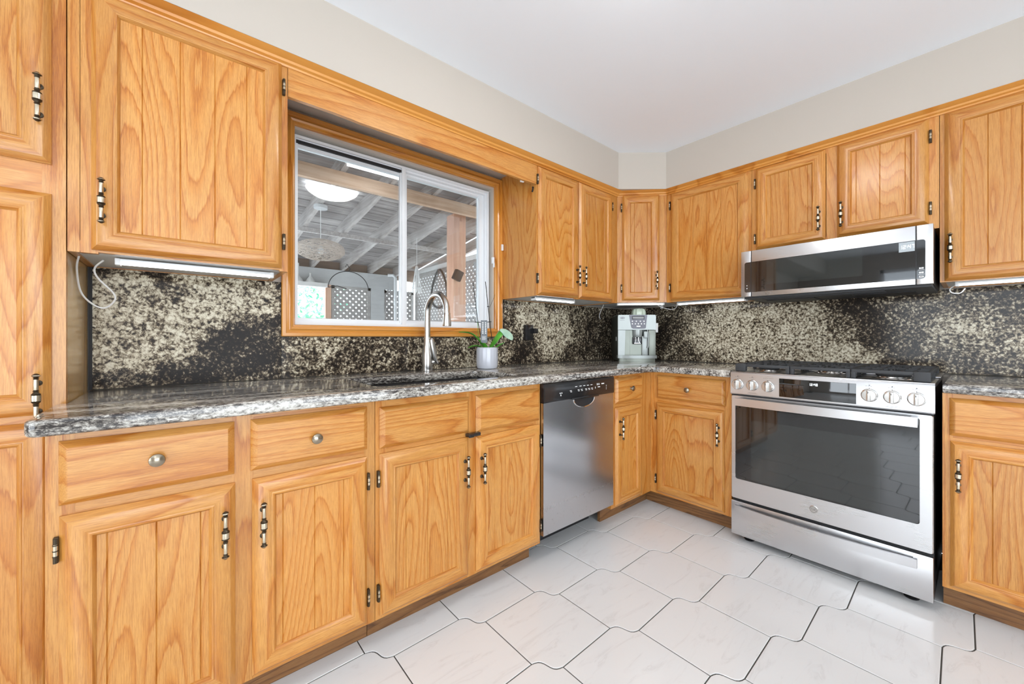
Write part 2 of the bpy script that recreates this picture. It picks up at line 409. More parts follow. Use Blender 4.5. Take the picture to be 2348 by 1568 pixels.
def wall_with_hole(axis, c0, c1, a0, a1, z0, z1, hole):
    mb = MB(); h0, h1, k0, k1 = hole
    def bx(p, q, r, s_):
        if axis == 'y': mb.box(p, q, c0, c1, r, s_)
        else: mb.box(c0, c1, p, q, r, s_)
    bx(a0, h0, z0, z1); bx(h1, a1, z0, z1); bx(h0, h1, z0, k0); bx(h0, h1, k1, z1); return mb
WX0, WX1, WZ0, WZ1 = .335, 1.573, 1.100, 2.104      # casing outer
IX0, IX1, IZ0, IZ1 = .388, 1.497, 1.154, 2.026      # casing inner
struct('wall_window', wall_with_hole('y', PA, PA+.16, -3.2, PB+.12, 0, CEIL, (IX0-.012, IX1+.012, IZ0-.012, IZ1+.012)), PAINT, 'wall with the sliding window above the sink')
struct('wall_range', MB().box(PB, PB+.12, -3.0, PA, 0, CEIL), PAINT, 'wall behind the range')
struct('wall_rear', wall_with_hole('y', -3.1, -3.0, -3.2, PB+.12, 0, CEIL, (-1.65, 1.25, .05, 2.12)), PAINT, 'wall behind the viewer with the wide patio door')
struct('wall_left', wall_with_hole('x', -3.3, -3.2, -3.1, PA, 0, CEIL, (-1.75, .95, .25, 2.12)), PAINT, 'far left wall with the tall window')
def frame_open(name, axis, c, a0, a1, z0, z1, div, label):
    mb = MB(); w = .05
    def bx(p, q, r, s_):
        if axis == 'y': mb.box(p, q, c-.03, c+.03, r, s_, bev=.004)
        else: mb.box(c-.03, c+.03, p, q, r, s_, bev=.004)
    bx(a0, a1, z0, z0+w); bx(a0, a1, z1-w, z1); bx(a0, a0+w, z0, z1); bx(a1-w, a1, z0, z1)
    for k in range(1, div): m = a0+(a1-a0)*k/div; bx(m-w*.7, m+w*.7, z0, z1)
    o = struct(name, mb, VINYL, label); return o
frame_open('door_1', 'y', -3.05, -1.65, 1.25, .05, 2.12, 2, 'white framed patio door behind the viewer')
frame_open('window_2', 'x', -3.25, -1.75, .95, .25, 2.12, 3, 'white framed tall window in the left wall')

# soffit (bulkhead) with the angled corner
sof = [(-3.2, 1.6024), (2.305, 1.6024), (2.552, 1.387), (2.552, -3.0), (PB, -3.0), (PB, PA), (-3.2, PA)]
struct('trim_1', MB().prism(sof, SOF, CEIL+.03), PAINT, 'beige boxed soffit above the wall cabinets')
# crown strip swept along the face frames under the soffit
path = [Vector(p) for p in ((-.86, UA), (2.365, UA), (UB, 1.41), (UB, -1.2))]
prof = [(0, 2.094), (.007, 2.094), (.010, 2.100), (.020, 2.104), (.024, 2.111), (.040, 2.116), (.0515, SOF-.0003), (0, SOF-.0003)]
mb = MB(); vs = []
for i, p in enumerate(path):
    ns = []
    for a, b in ((i-1, i), (i, i+1)):
        if a >= 0 and b < len(path): d = (path[b]-path[a]).normalized(); ns.append(Vector((d.y, -d.x)))
    n_ = sum(ns, Vector((0, 0))); n_ = n_.normalized()/max(.2, n_.normalized().dot(ns[0]))
    for t_, z_ in prof: q = p+n_*t_; vs.append((q.x, q.y, z_))
k = len(prof); fs = []
for i in range(len(path)-1):
    for j in range(k): l = (j+1) % k; fs.append((i*k+j, i*k+l, (i+1)*k+l, (i+1)*k+j))
fs += [tuple(range(k)), tuple(range(3*k, 4*k))]
mb.add(vs, fs); struct('trim_2', mb, oak('oak_crown', 'x', (.72, .33, .07), (.66, .27, .045), (.50, .18, .025), .3, 2, .5, .1), 'narrow oak crown strip under the soffit')

# ------------------------------------------------------------------ cabinet builders
DPROF = [(0, 0), (0, .006), (.003, .009), (.011, .0185), (.014, .020), (.043, .020), (.0455, .0185), (.0475, .0185), (.050, .020), (.0535, .019), (.057, .014), (.060, .0095), (.060, .004)]
HPR = [(.0006, -.0655), (.0035, -.0645), (.0075, -.061), (.0088, -.0585), (.0055, -.056), (.0042, -.0535), (.0058, -.052), (.0045, -.0505), (.0048, -.049), (.0052, -.022), (.0045, -.020), (.0062, -.0185), (.0045, -.0165), (.0065, -.013), (.0092, -.0105), (.0080, -.0090), (.0095, -.0075), (.0098, 0)]
HPR = HPR+[(r, -h) for r, h in HPR[:-1]][::-1]
def hmats():
    out = []
    for (r0, h0), (r1, h1) in zip(HPR[:-1], HPR[1:]):
        m = (abs(h0)+abs(h1))/2
        out.append(1 if (.024 < m < .049 or m < .0075 or .0585 < m < .0615) else 0)
    for i, ((r0, h0), (r1, h1)) in enumerate(zip(HPR[:-1], HPR[1:])):
        if abs(h1-h0) > .02: out[i] = 1
    return out
HM = hmats()
def handle(parent, s, z, name='handle', y=-.02):
    mb = MB()
    mb.lathe(HPR, (s, y-.026, z), 'z', 14, HM)
    for dz in (-.038, .038):
        mb.tube([(s, y+.001, z+dz), (s, y-.024, z+dz)], .0036, 8, 0)
        mb.lathe([(.0075, y), (.0075, y-.003), (.004, y-.005)], (s, 0, z+dz), 'y', 12, 0)
    return mb.build(name, [BRD, BRL], parent)
def hinge(parent, s, z, y=0):
    mb = MB(); mb.box(s-.0045, s+.0045, y-.012, y+.0005, z-.029, z+.029, 0, .0015)
    mb.tube([(s, y-.012, z-.028), (s, y-.012, z+.028)], .0038, 8, 0); mb.tube([(s, y-.0125, z-.011), (s, y-.0125, z+.015)], .0041, 8, 1)
    for q in (-.013, 0, .013): mb.tube([(s, y-.012, z+q-.0012), (s, y-.012, z+q+.0012)], .005, 8, 0)
    return mb.build('hinge', [BRD, BRL], parent)
def knob(parent, s, z, y=-.02):
    mb = MB(); mb.lathe([(.0065, y+.001), (.0065, y-.003), (.0045, y-.006), (.0045, y-.012), (.0145, y-.0165), (.0165, y-.019), (.0155, y-.022), (.009, y-.0255), (.0005, y-.0265)], (s, 0, z), 'y', 22, 0)
    return mb.build('knob', [plain_knob], parent)
plain_knob = plain('antique_pewter', (.34, .29, .22), .22, 1)
def door(parent, x0, x1, z0, z1, hs=None, hz=None, hinges=None, off=0.0, name='door'):
    mb = MB(); mb.ring(x0, x1, z0, z1, DPROF, 0, 1)
    mb.box(x0+.002, x1-.002, -.004, -.0003, z0+.002, z1-.002, 1)
    d = mb.build(name, [OH, OV], parent)
    a0, a1 = x0+.0595, x1-.0595; c = (a0+a1)/2+off
    gs = sorted(g for g in [c+k*.088 for k in range(-6, 7)] if a0+.012 < g < a1-.012)
    pts = [(a0, -.0095)]
    for g in gs: pts += [(g-.0018, -.0095), (g, -.0070), (g+.0018, -.0095)]
    pts += [(a1, -.0095), (a1, -.0042), (a0, -.0042)]
    MB().prism(pts, z0+.0595, z1-.0595, 'z').build('door_panel', OVP, d, flat=True)
    if hs is not None: handle(d, hs, hz)
    if hinges:
        for hx, hz_ in hinges: hinge(d, hx, hz_)
    return d
def drawer(parent, x0, x1, z0, z1, kn=None, name='drawer'):
    mb = MB(); P = [(0, 0), (0, .005), (.003, .0085), (.013, .0185), (.016, .020)]
    mb.ring(x0, x1, z0, z1, P, 0, 0); t = .016
    mb.add([(x0+t, -.020, z0+t), (x1-t, -.020, z0+t), (x1-t, -.020, z1-t), (x0+t, -.020, z1-t)], [(0, 1, 2, 3)], 0)
    d = mb.build(name, [OH], parent)
    if kn: knob(d, *kn)
    return d
def cabinet(name, label, cat, s0, front, run, w, z0, z1, depth, stiles, rails, toe=False, sides=(True, True), group=None, toe_y=.0785, under=None, toe_ext=(0, 0)):
    loc = (s0, front, 0) if run == 'A' else (front, -s0, 0)
    t = thing(name, label, cat, loc, RA if run == 'A' else RB, group)
    mb = MB(); D = depth
    for a, b in stiles: mb.box(a, b, 0, .019, z0, z1, 1)
    for a, b in rails: mb.box(0.0006, w-.0006, .0006, .0186, a, b, 0)
    if sides[0]: mb.box(0, .016, .019, D, z0, z1, 1)
    if sides[1]: mb.box(w-.016, w, .019, D, z0, z1, 1)
    mb.box(.016, w-.016, D-.008, D, z0, z1, 1)
    mb.box(.016, w-.016, .019, D-.008, z0+.004, z0+.018, 2)
    if not toe: mb.box(.016, w-.016, .019, D-.008, z1-.018, z1, 1)
    mb.build('carcass', [OH, OV, LAMW], t)
    if toe:
        MB().box(toe_ext[0], w+toe_ext[1], toe_y, toe_y+.018, 0.0005, z0, 0).build('toe_kick', [ODK], t)
    return t
# local helper: A-run world x -> local
BZ0, BZ1, DZ0, DZ1, RZ0, RZ1 = .100, .874, .113, .684, .709, .857
BR = [(BZ0, .125), (.672, .722), (.845, BZ1)]

# base cabinets, window run
s0 = -.235
c = cabinet('base_cabinet', 'oak base cabinet with two knobbed drawers over two doors, beside the pantry', 'cabinet', s0, FA, 'A', .752, BZ0, BZ1, .60, [(0, .045), (.345, .395), (.715, .752)], BR, True, toe_ext=(0, 0))
L = lambda x: x-s0
d = drawer(c, L(-.214), L(.115), RZ0, RZ1, (L(-.046), .788))
d = drawer(c, L(.153), L(.489), RZ0, RZ1, (L(.323), .780))
door(c, L(-.213), L(.117), DZ0, DZ1, L(.092), .5575, [(L(-.2175), .61), (L(-.2175), .197)])
door(c, L(.157), L(.488), DZ0, DZ1, L(.181), .5575, [(L(.4925), .598), (L(.4925), .197)])
s0 = .519
c = cabinet('sink_cabinet', 'oak sink cabinet with two blank drawer fronts and a black latch', 'cabinet', s0, FA, 'A', .803, BZ0, BZ1, .60, [(0, .04), (.382, .432), (.763, .803)], BR, True)
drawer(c, L(.532), L(.908), RZ0-.006, RZ1-.008, name='false_drawer_front'); drawer(c, L(.943), L(1.312), RZ0-.012, RZ1-.006, name='false_drawer_front')
door(c, L(.532), L(.904), DZ0, DZ1, L(.880), .5535, [(L(.5275), .598), (L(.5275), .197)])
door(c, L(.943), L(1.313), DZ0, DZ1-.006, L(.962), .550, [(L(1.3175), .597), (L(1.3175), .187)])
MB().box(L(.893), L(.955), -.026, -.0005, .686, .700, 0, .004).box(L(.893), L(.918), -.032, -.024, .685, .699, 0, .003).build('child_latch', BLK, c)
# narrow corner base + range-side base
s0 = 1.892
c = cabinet('corner_base_cabinet', 'narrow oak corner base cabinet right of the dishwasher', 'cabinet', s0, FA, 'A', FB-1.892-.0006, BZ0, BZ1, .60, [(0, .04), (.30, FB-1.892-.0006)], BR, True, toe_ext=(0, .076))
drawer(c, L(1.923), L(2.203), RZ0, RZ1, (L(2.063), .790)); door(c, L(1.923), L(2.198), DZ0, DZ1, L(1.950), .566)
s0 = -FA+.0006
LB = lambda y: -y-s0
c = cabinet('base_cabinet', 'oak base cabinet with one drawer and one door, left of the range', 'cabinet', s0, FB, 'B', FA-.876, BZ0, BZ1, .58, [(0, .05), (LB(.915), FA-.876)], BR, True, sides=(False, True), toe_ext=(-.079, 0))
drawer(c, LB(1.320), LB(.905), RZ0, RZ1, (LB(1.112), .783)); door(c, LB(1.323), LB(.911), DZ0, DZ1, LB(.936), .550, [(LB(1.328), .602), (LB(1.328), .195)])
s0 = -.086
c = cabinet('base_cabinet', 'oak base cabinet with drawer and door, right of the range', 'cabinet', s0, FB, 'B', .62, BZ0, BZ1, .60, [(0, .028), (.59, .62)], BR, True, toe_ext=(0, 0))
drawer(c, LB(.067), LB(-.50), RZ0, RZ1); door(c, LB(.065), LB(-.50), DZ0, DZ1+.004, LB(.043), .562)

# wall cabinets
UZ0, UZ1, UD0, UD1 = 1.343, 2.122, 1.351, 2.094
UR = [(UZ0, UZ0+.03), (2.07, UZ1)]
DEP = PA-UA-.0005
s0 = -.2435
c = cabinet('wall_cabinet', 'wide single-door oak wall cabinet left of the window', 'cabinet', s0, UA, 'A', .544, UZ0-.004, UZ1, DEP, [(0, .0235), (.0245, .06), (.518, .544)], UR)
door(c, L(-.197), L(.281), UD0-.002, UD1+.004, L(-.173), 1.485, [(L(.2875), 2.015), (L(.2875), 1.447)], off=.044)
s0 = 1.574
c = cabinet('wall_cabinet', 'two-door oak wall cabinet between window and corner', 'cabinet', s0, UA, 'A', .790, UZ0-.003, UZ1, DEP, [(0, .03), (.345, .38), (.72, .790)], UR)
door(c, L(1.580), L(1.931), UD0-.003, UD1-.002, L(1.906), 1.484, [(L(1.5865)-.012, 2.015), (L(1.5865)-.012, 1.440)]); door(c, L(1.941), L(2.291), UD0-.003, UD1-.002, L(1.968), 1.484, [(L(2.296), 2.01)])
MB().box(-.0012, 0.0, .0, DEP-.02, UZ0-.003, UZ1).build('side_panel', OVP, c)
# diagonal corner cabinet
A2, B2 = Vector((2.365, UA)), Vector((UB, 1.41)); dd = B2-A2; wl = dd.length; ang = math.atan2(dd.y, dd.x)
c = thing('corner_wall_cabinet', 'narrow angled oak wall cabinet in the corner above the coffee machine', 'cabinet', (A2.x, A2.y, 0), ang)
mb = MB(); mb.box(0, .035, 0, .019, UZ0, UZ1, 1); mb.box(wl-.065, wl, 0, .019, UZ0, UZ1, 1)
for a, b in UR: mb.box(.001, wl-.001, .0006, .0186, a, b, 0)
def toloc(p): q = Vector(p)-A2; r = Matrix.Rotation(-ang, 2); q = r@q; return (q.x, q.y)
pent = [toloc(p) for p in ((2.372, UA+.02), (2.367, PA-.001), (PB-.001, PA-.001), (PB-.001, 1.412), (UB+.02, 1.412))]
mb.prism(pent, UZ0+.004, UZ0+.018, 'z', 2); mb.prism(pent, UZ1-.02, UZ1-.002, 'z', 1)
mb.build('carcass', [OH, OV, LAMW], c)
door(c, .033, .290, UD0+.006, UD1+.008, .266, 1.494, [(.0285, 2.015), (.0285, 1.443)], off=.044)
s0 = -1.409
c = cabinet('wall_cabinet', 'single-door oak wall cabinet between corner and microwave', 'cabinet', s0, UB, 'B', 1.409-.869, UZ0-.002, UZ1, PB-UB-.0005, [(0, .032), (.525, .540)], UR)
door(c, LB(1.376), LB(.884), UD0, UD1, None, None, [(LB(1.3815), 2.012), (LB(1.3815), 1.440)])
s0 = -.867
c = cabinet('wall_cabinet', 'short two-door oak wall cabinet directly above the microwave', 'cabinet', s0, UB, 'B', .867-.106, 1.589, UZ1, PB-UB-.0005, [(0, .024), (.355, .402), (.727, .761)], [(1.589, 1.63), (2.07, UZ1)])
door(c, LB(.845), LB(.514), 1.614, UD1-.003, LB(.539), 1.7245, [(LB(.8495), 2.006), (LB(.8495), 1.679)]); door(c, LB(.467), LB(.138), 1.614, UD1, LB(.446), 1.7245, [(LB(.1325), 2.009), (LB(.1325), 1.683)])
s0 = -.104
c = cabinet('wall_cabinet', 'tall oak wall cabinet at the right edge, past the microwave', 'cabinet', s0, UB, 'B', .60, UZ0+.002, UZ1, PB-UB-.0005, [(0, .02), (.57, .60)], UR)
door(c, LB(.090), LB(-.47), UD0-.004, UD1+.002, LB(.072), 1.487, off=.02)

# pantry
s0 = -.86
PZ = 1.657
c = cabinet('pantry_cabinet', 'tall oak pantry cabinet at the left edge', 'cabinet', s0, UA, 'A', .614, .02, UZ1, DEP, [(0, .045), (.570, .614)], [(.02, .10), (.86, .92), (1.48, 1.58), (2.07, UZ1)], sides=(True, False))
MB().box(.6115, .614, .02, DEP, .02, UZ1).build('side_panel', PLY, c)
door(c, L(-.82), L(-.272), 1.572, 2.092, L(-.290), 1.7325, off=.044)
door(c, L(-.82), L(-.272), .885, 1.49, L(-.292), .935)
door(c, L(-.82), L(-.272), .045, .865)

# valance over the window
mb = MB(); zb = 1.985; pts = []
for k in range(41):
    x = .3015+(1.573-.3015)*k/40; u = k/40
    dz = .004*math.exp(-((u-.16)/.02)**2)
    pts.append((x, zb+dz+(0 if u > .14 else .004)))
pts += [(1.573, 2.0945), (.3015, 2.0945)]
mb.prism(pts, UA-.003, UA+.015, 'y')
tag(mb.build('window_valance', [OH]), 'long plain oak valance board spanning above the window', 'valance')

# ------------------------------------------------------------------ window (sliding, over the sink)
win = thing('window_1', 'white sliding window above the sink with glossy orange wood casing', None, ((WX0+WX1)/2, PA, WZ0))
win['kind'] = 'structure'
def wp(mb, name, mats, **k):
    o = mb.build(name, mats, win, **k); o.location = (-(WX0+WX1)/2, -PA, -WZ0); return o
mb = MB()
mb.ring(WX0, WX1, WZ0, WZ1, [(0, .0), (0, .024), (.003, .027), (.016, .027), (.019, .020), (.024, .022), (.034, .031), (.042, .027), (.0455, .019), (.050, .019), (.053, .015), (.053, -.04)], 0, 1, y=PA)
wp(mb, 'window_casing', [OTR, OTRV])
VY = PA+.022
mb = MB()
mb.ring(IX0, IX1, IZ0, IZ1, [(0, -.03), (0, 0), (.012, 0), (.012, -.012), (.022, -.012), (.022, -.07), (.022, -.105)], 0, 0, y=VY)
mb.box(.912, .934, VY-.001, VY+.03, IZ0+.01, IZ1-.01, 0, .002)
wp(mb, 'window_frame', [VINYL])
mb = MB()   # left sash (inner track)
mb.ring(IX0+.008, .938, IZ0+.020, IZ1-.034, [(0, -.012), (0, 0), (.006, .002), (.012, .002), (.014, -.012)], 0, 0, y=VY+.018)
mb.box(.905, .930, VY+.008, VY+.030, IZ0+.02, IZ1-.034, 0, .003)
wp(mb, 'window_sash', [VINYL])
mb = MB()   # right sash (outer track)
mb.ring(.934, IX1-.018, IZ0+.012, IZ1-.010, [(0, -.02), (0, 0), (.022, .0), (.024, -.004), (.028, -.02)], 0, 0, y=VY+.035)
mb.box(IX1-.052, IX1-.020, VY+.030, VY+.052, IZ0+.02, IZ1-.012, 0, .003)
wp(mb, 'window_sash', [VINYL])
wp(MB().box(IX0+.02, .925, VY+.026, VY+.030, IZ0+.03, IZ1-.045), 'glass_pane', [GLASS])
wp(MB().box(.955, IX1-.045, VY+.050, VY+.054, IZ0+.03, IZ1-.03), 'glass_pane', [GLASS])
wp(MB().box(IX0+.012, .925, VY+.006, VY+.05, IZ1-.034, IZ1-.020, 0), 'track_channel', [BLKM])
wp(MB().box(1.487, 1.500, PA-.034, PA-.018, 1.56, 1.60, 0, .003).box(1.489, 1.497, PA-.040, PA-.030, 1.535, 1.565, 0, .002), 'window_latch', [VINYL])
tag(MB().box(1.556, 1.569, PA-.040, PA-.0275, 1.650, 1.690, 0, .003).build('contact_sensor', WHT), 'small white contact sensor on the right window casing', 'sensor')
tag(MB().box(-.010, .014, -.012, 0, -.005, .005, 0, .003).build('cord_cleat', WHT, None, (1.478, UA+.028, 1.986)), 'tiny white cleat under the right end of the valance', 'cleat')
tag(MB().tube([(0, 0, 0), (-.003, -.008, -.003), (-.006, -.008, -.018), (-.004, 0, -.028)], .005, 8).build('wall_hook', BLK, None, (1.5725, 1.688, 1.978)), 'small black hook on the cabinet side beside the valance', 'hook')

# ------------------------------------------------------------------ stone
def slab(name, mb, mat, label, cat='backsplash'):
    return tag(mb.build(name, mat), label, cat)
slab('backsplash_slab', MB().box(-.2425, .3335, WA, PA-.0005, .916, 1.338), GA, 'cream and black granite backsplash slab left of the window')
slab('backsplash_slab', MB().box(.3350, 1.5925, WA, PA-.0005, .916, 1.0985), GB, 'low dark granite backsplash strip under the window')
slab('backsplash_slab', MB().box(1.5940, WB-.001, WA, PA-.0005, .916, 1.3385), GB, 'granite backsplash slab with the black outlet, right of the window')
slab('backsplash_slab', MB().box(WB, PB-.0005, -.75, WA-.001, .916, 1.338), GC, 'long speckled granite backsplash behind the range')
tag(MB().box(-.2428, -.2395+.006, WA-.004, WA, .9155, 1.338).build('edge_strip', BLKM), 'thin dark edge strip beside the pantry on the stone', 'edge strip')
# countertops
def counter(poly, hole, z0=.876, z1=.915, bev=.010):
    bm = bmesh.new()
    vs = [bm.verts.new((x, y, z1)) for x, y in poly]
    es = [bm.edges.new((vs[i], vs[(i+1) % len(vs)])) for i in range(len(vs))]
    if hole:
        hv = [bm.verts.new((x, y, z1)) for x, y in hole]; es += [bm.edges.new((hv[i], hv[(i+1) % len(hv)])) for i in range(len(hv))]
    r = bmesh.ops.triangle_fill(bm, edges=es, use_beauty=True)
    fs = [f for f in bm.faces]
    ex = bmesh.ops.extrude_face_region(bm, geom=fs)
    for g in ex['geom']:
        if isinstance(g, bmesh.types.BMVert): g.co.z = z0
    bmesh.ops.recalc_face_normals(bm, faces=bm.faces)
    ed = [e for e in bm.edges if len(e.link_faces) == 2 and e.calc_face_angle(0) > 1.0 and abs(e.verts[0].co.z-e.verts[1].co.z) < 1e-6]
    bmesh.ops.bevel(bm, geom=ed, offset=bev, segments=4, profile=.5, affect='EDGES')
    mb = MB(); mb.frombm(bm); return mb
def rrect(x0, x1, y0, y1, r, n=6):
    P = []
    for cx, cy, a in ((x1-r, y1-r, 0), (x0+r, y1-r, 90), (x0+r, y0+r, 180), (x1-r, y0+r, 270)):
        for k in range(n+1): t_ = math.radians(a+90*k/n); P.append((cx+r*math.cos(t_), cy+r*math.sin(t_)))
    return P
EA, EB = 1.324, 2.2825
corner = [(EB-.05+.05*math.sin(t_), EA-.05+.05*math.cos(t_)) for t_ in [math.radians(a) for a in (0, 22, 45, 68, 90)]]
lc = [(-.262+.025*(1-math.cos(t_)), EA+.025*(1-math.sin(t_))) for t_ in [math.radians(a) for a in (0, 30, 60, 90)]]
poly = [(-.262, 1.62), (-.2435, 1.62), (-.2435, PA-.001), (PB-.001, PA-.001), (PB-.001, .869), (EB, .869)]+corner[::-1]+lc[::-1]
sx0, sx1, sy0, sy1 = .553, 1.242, 1.425, 1.790
slab('countertop', counter(poly, rrect(sx0, sx1, sy0, sy1, .035)), GTOP, 'L-shaped grey streaked granite countertop holding the sink', 'countertop')
slab('countertop', counter([(EB, .084), (PB-.001, .084), (PB-.001, -.75), (EB, -.75)], None), GTOPB, 'short granite countertop right of the range', 'countertop')
# sink
mb = MB(); P = rrect(sx0-.006, sx1+.006, sy0-.006, sy1+.006, .04); Q = rrect(sx0+.012, sx1-.012, sy0+.012, sy1-.012, .03); O = rrect(sx0-.018, sx1+.018, sy0-.018, sy1+.018, .05)
n = len(P); zs = [(O, .8755), (P, .8755), (P, .86), (Q, .68)]
vs = [(x, y, z) for R, z in zs for x, y in R]; fs = []
for i in range(3):
    for k in range(n): l = (k+1) % n; fs.append((i*n+k, i*n+l, (i+1)*n+l, (i+1)*n+k))
fs.append(tuple(range(3*n, 4*n))); mb.add(vs, fs); mb.box(.89, .91, sy0+.01, sy1-.01, .68, .80, 0, .006)
t = thing('kitchen_sink', 'dark undermount double-bowl sink set into the countertop under the window', 'sink', ((sx0+sx1)/2, (sy0+sy1)/2, .675))
o = mb.build('basin', SINKM, t, (-(sx0+sx1)/2, -(sy0+sy1)/2, -.675))
for x in (-.17, .17): MB().lathe([(.042, .0055), (.042, .0075), (.034, .008), (.030, .006), (.001, .006)], (x, 0, 0), 'z', 20).build('drain', CHROME, t)

# ------------------------------------------------------------------ faucet
t = thing('kitchen_faucet', 'brushed nickel pull-down gooseneck faucet behind the sink', 'faucet', (.990, 1.878, .915))
MB().lathe([(.0285, 0), (.0295, .004), (.0285, .04), (.0290, .07), (.0255, .11), (.0185, .15), (.0172, .175), (.0170, .18)], (0, 0, 0), 'z', 24).build('body', NICKEL, t)
pts = [(0, 0, .178), (0, 0, .24), (0, 0, .288)]
for k in range(0, 19): a = math.radians(180*k/18); pts.append((0, -.1+.1*math.cos(a), .302+.098*math.sin(a)))
pts.append((.0, -.2, .295))
MB().tube(pts, .0158, 16).build('gooseneck', NICKEL, t)
MB().lathe([(.0165, .0), (.0178, .004), (.0168, .008)], (0, 0, .176), 'z', 20).build('collar', CHROME, t)
MB().lathe([(.0162, .300), (.0172, .296), (.0175, .285), (.0205, .262), (.0212, .240), (.0205, .236), (.001, .235)], (0, -.2, 0), 'z', 22, [0, 0, 0, 0, 0, 1]).build('spray_head', [NICKEL, BLK], t)
mb = MB(); pts = []; rs = []
for k in range(25):
    u = k/24; a = u*2*math.pi*.94-.6
    pts.append((.026+.016*math.cos(a+1.2)*1.0, -.020-.010*u, .108+.062*math.sin(a))); rs.append(.008+.005*math.sin(u*math.pi))
mb.tube(pts, rs, 10); mb.tube([(.018, -.012, .05), (.030, -.020, .052), (.038, -.025, .065)], [.014, .013, .009], 12)
mb.build('lever_handle', NICKEL, t)

# ------------------------------------------------------------------ potted orchid
t = thing('potted_orchid', 'leafless-stemmed orchid in a pale grey ceramic pot on the countertop', 'plant', (1.352, 1.838, .915))
def fluted(mb, prof, seg, flu, amp, z_lo, z_hi):
    vs = []; n = len(prof)
    for r, h in prof:
        for k in range(seg):
            a = 2*math.pi*k/seg; q = r
            if z_lo < h < z_hi: q = r-amp*abs(math.sin(a*flu/2))**.5*0+amp*(-abs(math.cos(a*flu/2)))*1.0+amp*.5
            vs.append((q*math.cos(a), q*math.sin(a), h))
    fs = [(i*seg+k, i*seg+(k+1) % seg, (i+1)*seg+(k+1) % seg, (i+1)*seg+k) for i in range(n-1) for k in range(seg)]
    fs += [tuple(range(seg))[::-1]]
    mb.add(vs, fs)
mb = MB(); fluted(mb, [(.050, 0), (.057, .004), (.061, .015), (.062, .03), (.0625, .045), (.0625, .075), (.062, .110), (.0605, .121), (.058, .124), (.0555, .121), (.055, .10), (.054, .092), (.001, .092)], 72, 18, .0016, .042, .116)
mb.build('pot', CERAM, t); MB().lathe([(.054, .09), (.054, .1), (.03, .106), (.001, .107)], (0, 0, 0), 'z', 20).build('potting_bark', SOIL, t)
def leaf(parent, pts, w, mat, fold=.3, name='leaf', side=None):
    mb = MB(); P = [Vector(p) for p in pts]; n = 17; C = []
    def cat(u):
        f = u*(len(P)-1); i = min(int(f), len(P)-2); tt = f-i
        p0 = P[max(i-1, 0)]; p1 = P[i]; p2 = P[i+1]; p3 = P[min(i+2, len(P)-1)]
        return .5*((2*p1)+(p2-p0)*tt+(2*p0-5*p1+4*p2-p3)*tt*tt+(3*p1-p0-3*p2+p3)*tt**3)
    vs = []
    for k in range(n):
        u = k/(n-1); c_ = cat(u); d_ = (cat(min(u+.02, 1))-cat(max(u-.02, 0))).normalized()
        s_ = side and Vector(side) or d_.cross(Vector((0, 0, 1)))
        s_ = (s_-d_*s_.dot(d_)).normalized(); up = s_.cross(d_).normalized()
        ww = w*(math.sin(math.pi*min(1, .12+u*.88))**.55)*(.45+.55*min(1, u*2.2))
        for q in (-1, -.5, 0, .5, 1):
            vs.append(c_+s_*ww*q+up*abs(q)*ww*fold)
        for q in (1, .5, 0, -.5, -1):
            vs.append(c_+s_*ww*q*.97+up*(abs(q)*ww*fold-.0022))
    fs = [(i*10+k, i*10+(k+1) % 10, (i+1)*10+(k+1) % 10, (i+1)*10+k) for i in range(n-1) for k in range(10)]
    fs += [tuple(range(10)), tuple((n-1)*10+k for k in range(10))]
    mb.add(vs, fs); return mb.build(name, mat, parent, angle=60)
# picture-right of the pot is roughly (+.65,-.76); picture-left is the opposite
rx, ry = .76, -.65
leaf(t, [(0, 0, .10), (-.035*rx, -.035*ry, .145), (-.09*rx, -.09*ry, .200), (-.165*rx, -.165*ry, .212)], .022, LEAF, .35)
leaf(t, [(0, 0, .10), (.02*rx, .02*ry-.01, .15), (.052*rx, .052*ry-.02, .205), (.085*rx, .085*ry-.03, .215)], .040, LEAF, .35, side=(.45, .35, .6))
leaf(t, [(.060*rx, .060*ry-.025, .226), (.085*rx, .085*ry-.030, .214), (.112*rx, .112*ry-.036, .185), (.120*rx, .120*ry-.038, .165)], .028, LEAFP, .15, side=(.5, .3, .5))
leaf(t, [(0, 0, .10), (.05*rx+.01, .05*ry, .125), (.10*rx, .10*ry, .150)], .022, LEAF, .3)
leaf(t, [(0, 0, .10), (-.03*rx, -.03*ry-.03, .125), (-.05*rx, -.05*ry-.05, .150)], .016, LEAF, .3)
leaf(t, [(0, 0, .10), (-.05, .03, .13), (-.10, .05, .120)], .022, LEAF, .3)
mb = MB(); mb.tube([(-.02*rx, -.02*ry, .10), (-.055*rx, -.055*ry, .28), (-.082*rx, -.082*ry, .50)], .0022, 6)
mb.build('stake', BLK, t)
mb = MB(); mb.tube([(.036*rx, .036*ry, .10), (.012*rx, .012*ry, .30), (-.010*rx, -.010*ry, .505)], .0022, 6); mb.lathe([(.006, -.003), (.006, .003)], (.006*rx, .006*ry, .36), 'z', 8)
mb.build('stake', BLK, t)
MB().tube([(-.072*rx, -.072*ry, .270), (-.03*rx, -.03*ry, .268), (.025*rx, .025*ry, .272)], .0022, 6).build('stake_clip', BLK, t)
MB().tube([(-.055*rx, -.055*ry, .275), (-.052*rx, -.052*ry, .19), (-.03*rx, -.03*ry, .12)], .0015, 6).build('flower_stem', LEAF, t)
MB().tube([(.010*rx, .010*ry, .345), (.035*rx, .035*ry, .40), (.045*rx, .045*ry, .43)], .0010, 6).build('dry_twig', SOIL, t)
tg = MB().box(-.019, .019, -.0006, .0006, -.065, .065).build('plant_tag', TAGM, t, (-.025*rx, -.025*ry-.012, .215), (0, 0, math.atan2(ry, rx)))
mb = MB()
